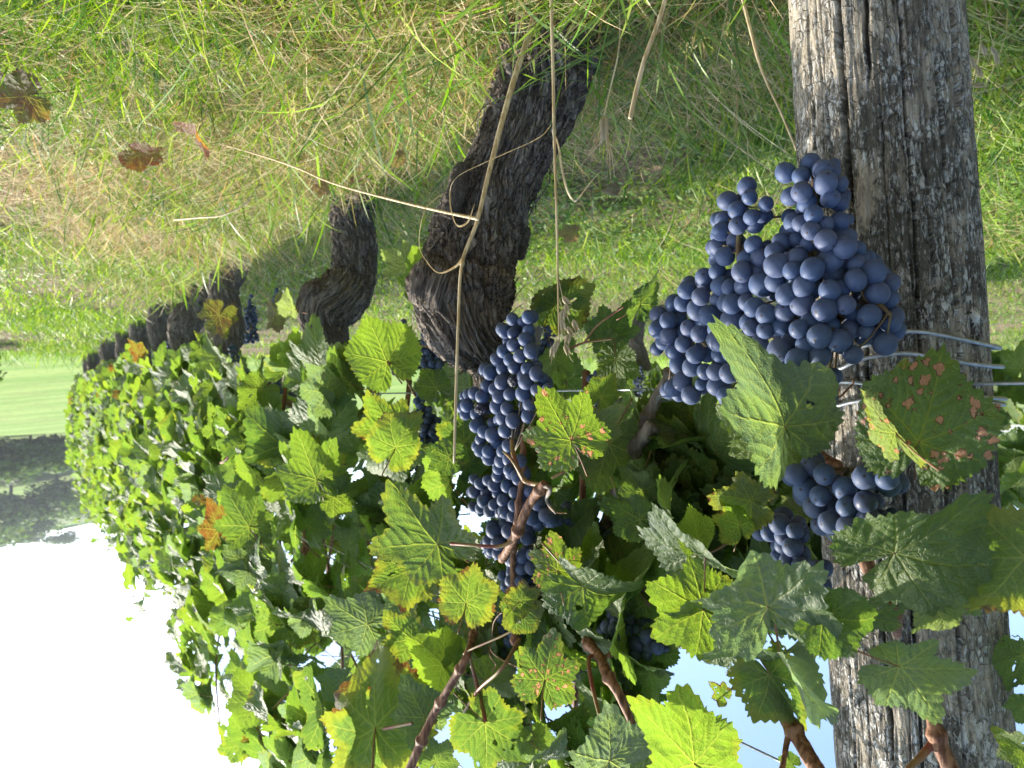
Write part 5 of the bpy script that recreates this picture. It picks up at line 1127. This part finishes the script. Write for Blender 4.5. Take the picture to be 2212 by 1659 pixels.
def stalk(label, pts, w_, parts=(), mat=M_STRAW):
    """pts (px, py, depth); w_ px widths"""
    W = [(w_[i] if hasattr(w_, '__len__') else w_) * .88 / 2 / FPX * p[2] for i, p in enumerate(pts)]
    t = thing('dry_grass_stalk', P(*pts[0]), label, 'dry grass', 'dry grass stalks standing in front of the vines')
    tube('stem', [P(*p) for p in pts], W, M_STRAW, t, 60, 8, .06)
    for (x, y, d, r) in parts:   # nodes
        p = P(x, y, d); tube('node', [p - UP * .004, p, p + UP * .004], [r * .6, r, r * .6], M_STRAW, t, 7, 10)
    return t
def ribbon(t, pts, wpx, name='blade', mat=M_STRAW):
    q = [P(*p) for p in pts]; W = [(wpx[i] if hasattr(wpx, '__len__') else wpx) / 2 / FPX * p[2] for i, p in enumerate(pts)]
    pr = spline(np.hstack([np.asarray([list(a) for a in q]), np.asarray(W)[:, None]]), 40); C, r = pr[:, :3], np.maximum(pr[:, 3], 1e-5); T, N, B = frames(C)
    ph = np.linspace(0, 2.2, 40)[:, None]; D = N * np.cos(ph) + B * np.sin(ph); E = -N * np.sin(ph) + B * np.cos(ph)
    V = np.stack([C - D * r[:, None], C + E * r[:, None] * .45, C + D * r[:, None]], 1).reshape(-1, 3)
    obj(name, mesh_np(name, V, grid_faces(40, 3, 0, False), [mat]), t)
s1 = stalk('thick straw stalk crossing the foreground trunk, jointed halfway', [(1190, -200, .86), (1160, 10, .82), (1105, 190, .78), (1062, 350, .75), (1030, 480, .73), (998, 570, .72), (990, 700, .71), (985, 850, .70), (981, 1000, .70)], [15, 14, 14, 12, 10, 8, 7, 7, 6], [(998, 568, .72, .0028)])
ribbon(s1, [(1190, 270, .74), (1160, 300, .72), (1050, 350, .70), (985, 385, .70), (972, 430, .71), (985, 485, .71), (1010, 480, .72), (1025, 440, .73)], [1, 2, 3, 4, 5, 5, 4, 2])
ribbon(s1, [(1000, 555, .72), (985, 575, .71), (950, 590, .70), (925, 570, .70), (905, 530, .70), (915, 460, .70), (940, 430, .71), (965, 415, .72)], [3, 6, 6, 6, 5, 4, 3, 1])
s2 = stalk('thin straight straw stalk right of the trunk with oat husks at its end', [(1192, -160, .72), (1191, 0, .70), (1195, 160, .69), (1197, 285, .68), (1202, 450, .67), (1205, 600, .66), (1208, 745, .66)], [10, 9, 8, 8, 6, 5, 3], [(1197, 285, .68, .0022)])
ribbon(s2, [(1197, 285, .68), (1207, 320, .67), (1213, 360, .66), (1225, 410, .66), (1240, 434, .66), (1252, 425, .66), (1275, 395, .67), (1300, 368, .68)], [3, 4, 5, 5, 5, 4, 3, 1])
def husk(t, x, y, d, ang, L=26):
    a = P(x, y, d); dv = (RT * math.cos(ang) + UP * math.sin(ang)); l = L / FPX * d
    for s_ in (-1, 1):
        sd = (RT * -math.sin(ang) + UP * math.cos(ang)) * s_ * .0013
        tube('husk', [a, a + dv * l * .35 + sd, a + dv * l * .75 + sd * 1.2, a + dv * l * 1.05 + sd * 1.6], [.0003, .0013, .0009, .0001], M_SEED, t, 12, 7)
    tube('awn', [a + dv * l * .5, a + dv * l * 1.4, a + dv * l * 2.1 + UP * .004], [.0003, .0002, .0001], M_SEED, t, 8, 4)
for (x, y, a) in [(1215, 640, -.9), (1222, 655, -1.4), (1212, 690, -1.3), (1225, 705, -1.0), (1230, 720, -1.8), (1205, 735, -1.9), (1220, 742, -1.2), (1196, 745, -1.7), (1238, 690, -1.2), (1215, 668, -1.6)]: husk(s2, x, y, .66, a)
for (x, y) in [(1215, 640), (1228, 690), (1222, 742)]: tube('pedicel', [P(1206, y - 50, .66), P((1206 + x) / 2, y - 20, .66), P(x, y, .66)], .0003, M_SEED, s2, 8, 4)
s3 = stalk('thin straw stalk reaching from the grass across to the thick stalk', [(440, 300, 1.35), (560, 335, 1.15), (640, 362, 1.05), (720, 396, .95), (850, 432, .84), (960, 458, .76), (1034, 473, .72)], [3, 4, 5, 5, 6, 7, 9])
s4 = stalk('cut straw stump with a pale hollow end, nearer the post', [(1470, -120, .66), (1437, 0, .66), (1418, 60, .66), (1395, 120, .66), (1376, 190, .66), (1361, 256, .66)], [11, 11, 11, 11, 12, 11])
s5 = stalk('slender straw stalk bending towards the post beside the bunch tip', [(1590, -60, .70), (1620, 60, .68), (1645, 150, .67), (1690, 250, .66), (1725, 335, .66)], [8, 8, 7, 6, 5])
s6 = stalk('fine arching pale straw in the grass of the alley', [(560, 395, 1.5), (530, 440, 1.5), (480, 465, 1.52), (430, 470, 1.55), (375, 475, 1.6)], [3, 4, 4, 4, 4])
s7 = stalk('thin straw running diagonally behind the bunch tip', [(1490, 215, 1.0), (1560, 290, 1.0), (1640, 350, 1.0), (1720, 410, 1.0)], [3, 3, 3, 3])
# barley head with fanned awns
bh = thing('barley_head', P(*Z(8, 1260, 0), .80), 'dry barley head with long fanned awns against the bare soil', 'seed head')
sm = [Z(8, *q) for q in ((1262, -60), (1275, 120), (1268, 280), (1225, 470), (1192, 615))]
tube('stem', [P(x, y, .80) for x, y in sm], [.0010, .0010, .0010, .0009, .0010], M_STRAW, bh, 40, 6)
ax0 = Z(8, 1190, 620); ax1 = Z(8, 1192, 790); r_ = random.Random(8)
for k in range(14):
    t = k / 13; x = ax0[0] + (ax1[0] - ax0[0]) * t * .6; y = ax0[1] + (ax1[1] - ax0[1]) * t * .6; a = P(x, y, .80); s_ = (-1) ** k * (.0030 - .0010 * t)
    tube('grain', [a, a + RT * s_ - UP * .004, a + RT * s_ * 1.4 - UP * .010], [.0005, .0022, .0004], M_SEED, bh, 8, 6)
    tx, ty = Z(8, 1190 + (-1) ** k * r_.uniform(8, 130), r_.uniform(780, 965)); e = P(tx, ty, .80 + r_.uniform(-.02, .02)); st = a + RT * s_ - UP * .006
    tube('awn', [st, st.lerp(e, .5) + RT * s_ * .4, e], [.0006, .0005, .0002], M_STRAW, bh, 10, 4)
# nodding oats right of the post
ro_ = thing('wild_oat', P(2212, 190, .75), 'pale wild oat spikelets dangling in the green right beside the post', 'seed head')
tube('stem', [P(2290, 120, .75), P(2190, 175, .75), P(2110, 200, .75), P(2085, 190, .75)], [.0006, .0005, .0004, .0003], M_STRAW, ro_, 24, 5)
for (x, y, a) in [(2120, 95, -1.2), (2095, 120, -1.1), (2150, 110, -1.3), (2110, 140, -1.2), (2140, 100, -1.2), (2100, 185, 0), (2075, 180, -.1)]: husk(ro_, x, y, .75, a + random.uniform(-.2, .2), 30)

# ------------------------------------------------------------------ ground cover
def in_view(x, y, m=1.25): return (y > 0.3) & (np.abs(x) < y * .69 * m + .25)
def blades(name, n, rmin, rmax, h, w_, cols, dens=None, lean=.5, seg=3, mat=M_GRASS, seed=1, droop=.6, minpx=0):
    r_ = np.random.default_rng(seed); N = int(n * 2.2)
    y = rmin * (rmax / rmin) ** r_.random(N); x = (r_.random(N) * 2 - 1) * (y * .80 + .25)
    if dens is not None: keep = r_.random(N) < dens(x, y); x, y = x[keep], y[keep]
    x, y = x[:n], y[:n]; n = len(x); z = hill(x, y)
    H = h[0] + (h[1] - h[0]) * r_.random(n) ** 1.5; Wd = (w_[0] + (w_[1] - w_[0]) * r_.random(n)) * (1 + .22 * y)
    a = r_.uniform(0, 6.283, n); ld = np.abs(r_.normal(0, lean, n)) + .08; dr = droop * r_.uniform(.2, 1.4, n)
    dx, dy = np.cos(a), np.sin(a); b = r_.uniform(0, 6.283, n); wx, wy = np.cos(b), np.sin(b)
    V = np.zeros((n, (seg) * 2 + 1, 3)); 
    for k in range(seg + 1):
        t = k / seg; hor = H * (ld * t + dr * t * t * .6); ver = H * (t - dr * .35 * t * t) / (1 + ld * .4)
        cx, cy, cz = x + dx * hor, y + dy * hor, z + ver - .004
        if k == seg: V[:, 2 * seg] = np.stack([cx, cy, cz], -1)
        else:
            ww = Wd * (1 - .55 * t) * .5
            V[:, 2*k] = np.stack([cx - wx * ww, cy - wy * ww, cz], -1); V[:, 2*k+1] = np.stack([cx + wx * ww, cy + wy * ww, cz], -1)
    m_ = seg * 2 + 1; o = (np.arange(n) * m_)[:, None]
    Q = np.concatenate([o + np.array([[2*k, 2*k+1, 2*k+3, 2*k+2]]) for k in range(seg - 1)]) if seg > 1 else np.zeros((0, 4), int)
    T = o + np.array([[2*seg-2, 2*seg-1, 2*seg]])
    C = np.asarray(cols)[r_.integers(0, len(cols), n)] * r_.uniform(.7, 1.3, (n, 1))
    me = mesh_np(name, V.reshape(-1, 3), [Q, T], [mat], cattr={'col': np.repeat(C, m_, 0)}); o = obj(name, me); o['kind'] = 'stuff'; return o
def rowdist(x, y): return (x - ROW0.x) * ROWN.x + (y - ROW0.y) * ROWN.y
def patch(x, y, f=1.4, s=0): return fbm(np.stack([x * f, y * f, 0 * x + s], -1), 3)
def soil_hole(x, y): return 1 - .93 * np.exp(-(((x + .21) / .17) ** 2 + ((y - 1.5) / .24) ** 2) ** 1.5)
def d_green(x, y):
    rd = rowdist(x, y); p = patch(x, y, 1.6, 3); bare = np.exp(-((rd - .75) / .22) ** 2) * (patch(x, y, 1.1, 9) > .51)
    return np.clip((p - .32) * 3.2, .12, 1) * (1 - .85 * bare) * np.where(rd < -.12, .25, 1) * soil_hole(x, y)
def d_dry(x, y):
    rd = rowdist(x, y); return np.clip(1.15 * np.exp(-((rd - .14) / .26) ** 2) + .35 * np.clip((patch(x, y, 2.0, 5) - .45) * 4, 0, 1), .06, 1) * np.where(y > 2.4, .22, 1) * np.where(rd > .55, .5, 1) * np.where(rd < -.2, .35, 1) * soil_hole(x, y)
GC = [(.14, .23, .022), (.10, .19, .02), (.18, .27, .03), (.22, .30, .04), (.065, .14, .03), (.26, .32, .07), (.06, .13, .02)]
DC = [(.46, .36, .18), (.56, .45, .25), (.40, .28, .13), (.60, .51, .33), (.32, .20, .09), (.36, .31, .12)]
blades('green_grass', 62000, .75, 2.6, (.035, .13), (.0018, .0038), GC, d_green, .55, 3, seed=11)
blades('green_grass', 80000, 2.4, 9.2, (.03, .09), (.0020, .0038), GC, d_green, .5, 2, seed=12)
blades('dry_grass', 60000, .75, 3.2, (.05, .17), (.0010, .0022), DC, d_dry, 1.3, 3, M_DRY, seed=13, droop=1.2)
blades('dry_grass', 14000, 2.8, 9.0, (.03, .08), (.0008, .0016), DC, d_dry, 1.0, 2, M_DRY, seed=14, droop=1.0)
def d_tuft(x, y):
    rd = rowdist(x, y); al = (x - ROW0.x) * ROWD.x + (y - ROW0.y) * ROWD.y
    t = sum(np.exp(-((al - s_) / .16) ** 2) for s_ in S_VINE[:8]) + .8 * (patch(x, y, 5, 2) > .56) + np.exp(-((al + .36) / .14) ** 2)
    return np.clip(t, .05, 1) * np.exp(-((rd - .04) / .17) ** 2)
blades('long_grass', 10000, .62, 3.6, (.10, .25), (.0024, .0048), [(.13, .23, .03), (.18, .27, .05), (.09, .17, .04), (.22, .28, .08)], d_tuft, .45, 6, seed=15, droop=.9)
blades('long_straw', 26000, .62, 3.4, (.08, .22), (.0010, .0024), DC, d_tuft, .7, 6, M_DRY, seed=16, droop=1.2)
blades('edge_grass', 2500, 7.2, 9.3, (.10, .30), (.0022, .0040), GC, None, .25, 4, seed=17, droop=.5)
def weeds(name, n, rmin, rmax, size, cols, dens, seed):
    """small oval leaves of chickweed and speedwell covering the soil"""
    r_ = np.random.default_rng(seed); N = int(n * 2.5); y = rmin * (rmax / rmin) ** r_.random(N); x = (r_.random(N) * 2 - 1) * (y * .80 + .25)
    k = r_.random(N) < dens(x, y); x, y = x[k][:n], y[k][:n]; n = len(x); z = hill(x, y) + r_.uniform(.002, .045, n) * r_.random(n)
    s = (size[0] + (size[1] - size[0]) * r_.random(n) ** 2) * (1 + .10 * y); a = r_.uniform(0, 6.283, n); u = np.stack([np.cos(a), np.sin(a), r_.normal(0, .35, n)], -1)
    v = np.stack([-np.sin(a), np.cos(a), r_.normal(0, .35, n)], -1); c = np.stack([x, y, z], -1); s = s[:, None]; up = np.array([[0, 0, 1.]])
    pts = [c - u * s, c - u * .35 * s + v * .42 * s + up * .1 * s, c + u * .4 * s + v * .36 * s + up * .08 * s, c + u * 1.05 * s - up * .12 * s, c + u * .4 * s - v * .36 * s + up * .08 * s, c - u * .35 * s - v * .42 * s + up * .1 * s]
    V = np.stack(pts, 1).reshape(-1, 3); o = (np.arange(n) * 6)[:, None]
    Q = np.concatenate([o + np.array([[0, 5, 2, 1]]) * 1, o + np.array([[5, 4, 3, 2]])]); 
    C = np.asarray(cols)[r_.integers(0, len(cols), n)] * r_.uniform(.7, 1.25, (n, 1))
    me = mesh_np(name, V, [Q], [M_GRASS], smooth=False, cattr={'col': np.repeat(C, 6, 0)}); o = obj(name, me); o['kind'] = 'stuff'; return o
WC = [(.14, .24, .035), (.19, .29, .05), (.09, .18, .03), (.24, .33, .08)]
def d_weed(x, y):
    rd = rowdist(x, y); bare = np.exp(-((rd - .75) / .22) ** 2) * (patch(x, y, 1.1, 9) > .51)
    return np.clip((patch(x, y, 2.2, 7) - .28) * 3, .05, 1) * (1 - .7 * bare) * np.where(rd < -.1, 1, np.where(rd < .35, .25, .65)) * np.where(y < 1.35, np.where(rd < -.1, .55, 1), 1) * soil_hole(x, y)
weeds('chickweed', 90000, .9, 9.2, (.003, .0095), WC, d_weed, 21)
weeds('broadleaf_weed', 2600, 1.1, 9.0, (.008, .018), [(.10, .20, .03), (.14, .24, .03), (.07, .15, .04)], d_weed, 22)
weeds('chickweed', 22000, .9, 2.6, (.004, .010), WC, lambda x, y: np.where(rowdist(x, y) < -.35, .8, 0.02) * soil_hole(x, y) , 23)
blades('dead_litter', 10000, .8, 5.0, (.010, .035), (.0010, .0026), [(.25, .17, .10), (.34, .25, .16), (.18, .11, .06), (.42, .33, .22)], None, 3.0, 2, M_DRY, seed=31, droop=.3)

# fallen leaves
FALL = [(60, 100, 'brown', 'brown fallen leaf half under a green blade at the very corner of the grass', 1.15),
        (300, 240, 'russet', 'curled russet fallen leaf lying on the alley grass, largest one', 1.0),
        (425, 190, 'red', 'reddish fallen leaf in the grass beside the dry straw', 1.0),
        (700, 320, 'pink', 'small faded fallen leaf by the foot of the second vine', .6),
        (775, 300, 'brown', 'dark fallen leaf in straw at the second vine foot', .6),
        (1300, 330, 'brown', 'brown fallen leaf on bare soil behind the barley head', .9),
        (1235, 440, 'tan', 'tan fallen leaf behind the bent dry blade', .8),
        (860, 250, 'tan', 'small dry leaf caught in straw left of the trunk', .5),
        (320, 415, 'tan', 'tiny dry leaf on the alley ground', .6)]
CL = {'brown': (.10, .036, .022), 'russet': (.15, .038, .022), 'red': (.18, .036, .020), 'pink': (.20, .10, .065), 'tan': (.17, .10, .06)}
for k, (px, py, c, lb, s) in enumerate(FALL):
    d = 0.48 / ((867 - py) / FPX); p = P(px, py, d); p.z = gz(p.x, p.y) + .088
    y = Vector((math.cos(k * 2.1), math.sin(k * 2.1), .15)); n = Vector((random.gauss(0, .3), -.9, .8))
    o = put_leaf(None, leaf_matrix(p, y, n, .044 * s), 'b', .05, idx=[4, 9, 2, 7, 11, 12][k % 6], name='fallen_leaf'); v = CL[c]; o.color = (*v, .05); tag(o, lb, 'fallen leaf', 'fallen vine leaves on the ground')

# ------------------------------------------------------------------ the next row behind
OFF_B = -2.15
VB = 'grape vines in the next row'
ordw = ['first', 'second', 'third', 'fourth', 'fifth', 'sixth', 'seventh', 'eighth']
for i in range(8):
    s = -2.6 + i * .95
    v = thing('grape_vine', row(s, OFF_B), '%s vine of the row behind, counted from the post side' % ordw[i], 'grape vine', VB)
    canopy(v, s - .48, s + .48, 285, .36, 1.20, OFF_B - .18, OFF_B + .20, (.06, .09), True, veto=None, yel=.15)
    b = row(s, OFF_B, -.03); bark_tube('trunk', [b, b + Vector((.03, 0, .2)), b + Vector((-.02, .02, .38)), b + Vector((.02, 0, .5))], [.05, .042, .045, .03], 50, 36, v, 80 + i)
    tube('arm', [row(s, OFF_B, .42), row(s + .2, OFF_B, .5), row(s + .45, OFF_B, .5)], [.016, .012, .009], M_OLDCANE, v, 16, 8, .2)
for k, (px, py, lb) in enumerate([(1385, 850, 'far blue bunch in the next row, by the lowest wire'), (1432, 920, 'far dark bunch in the next row under the old grey cane'), (1440, 985, 'dim far bunch deepest in the next row foliage')]):
    d = depth_at(px, OFF_B + .2); cone_bunch(lb, px, py, px, py - 60, 24, 0, 60 + k, 45, d=d)
hb = Join()
X0, X1, Y0, Y1, Z0, Z1 = -420, 420, -60, 460, -60, 62
hb.raw([(x, y, z) for z in (Z0, Z1) for y in (Y0, Y1) for x in (X0, X1)], Q=[(0, 2, 3, 1), (4, 5, 7, 6), (0, 1, 5, 4), (1, 3, 7, 5), (3, 2, 6, 7), (2, 0, 4, 6)])
hm = Mat('haze'); vol = hm.n('ShaderNodeVolumePrincipled', {'Density': 0.00045, 'Anisotropy': 0.3}); hm.set(vol, 'Color', (0.86, 0.92, 1.0)); hm.t.links.new(vol.outputs[0], hm.out.inputs['Volume'])
hz = obj('haze', hb.mesh('haze', [hm.m], smooth=False)); hz['kind'] = 'stuff'
print('objects', len(bpy.data.objects))
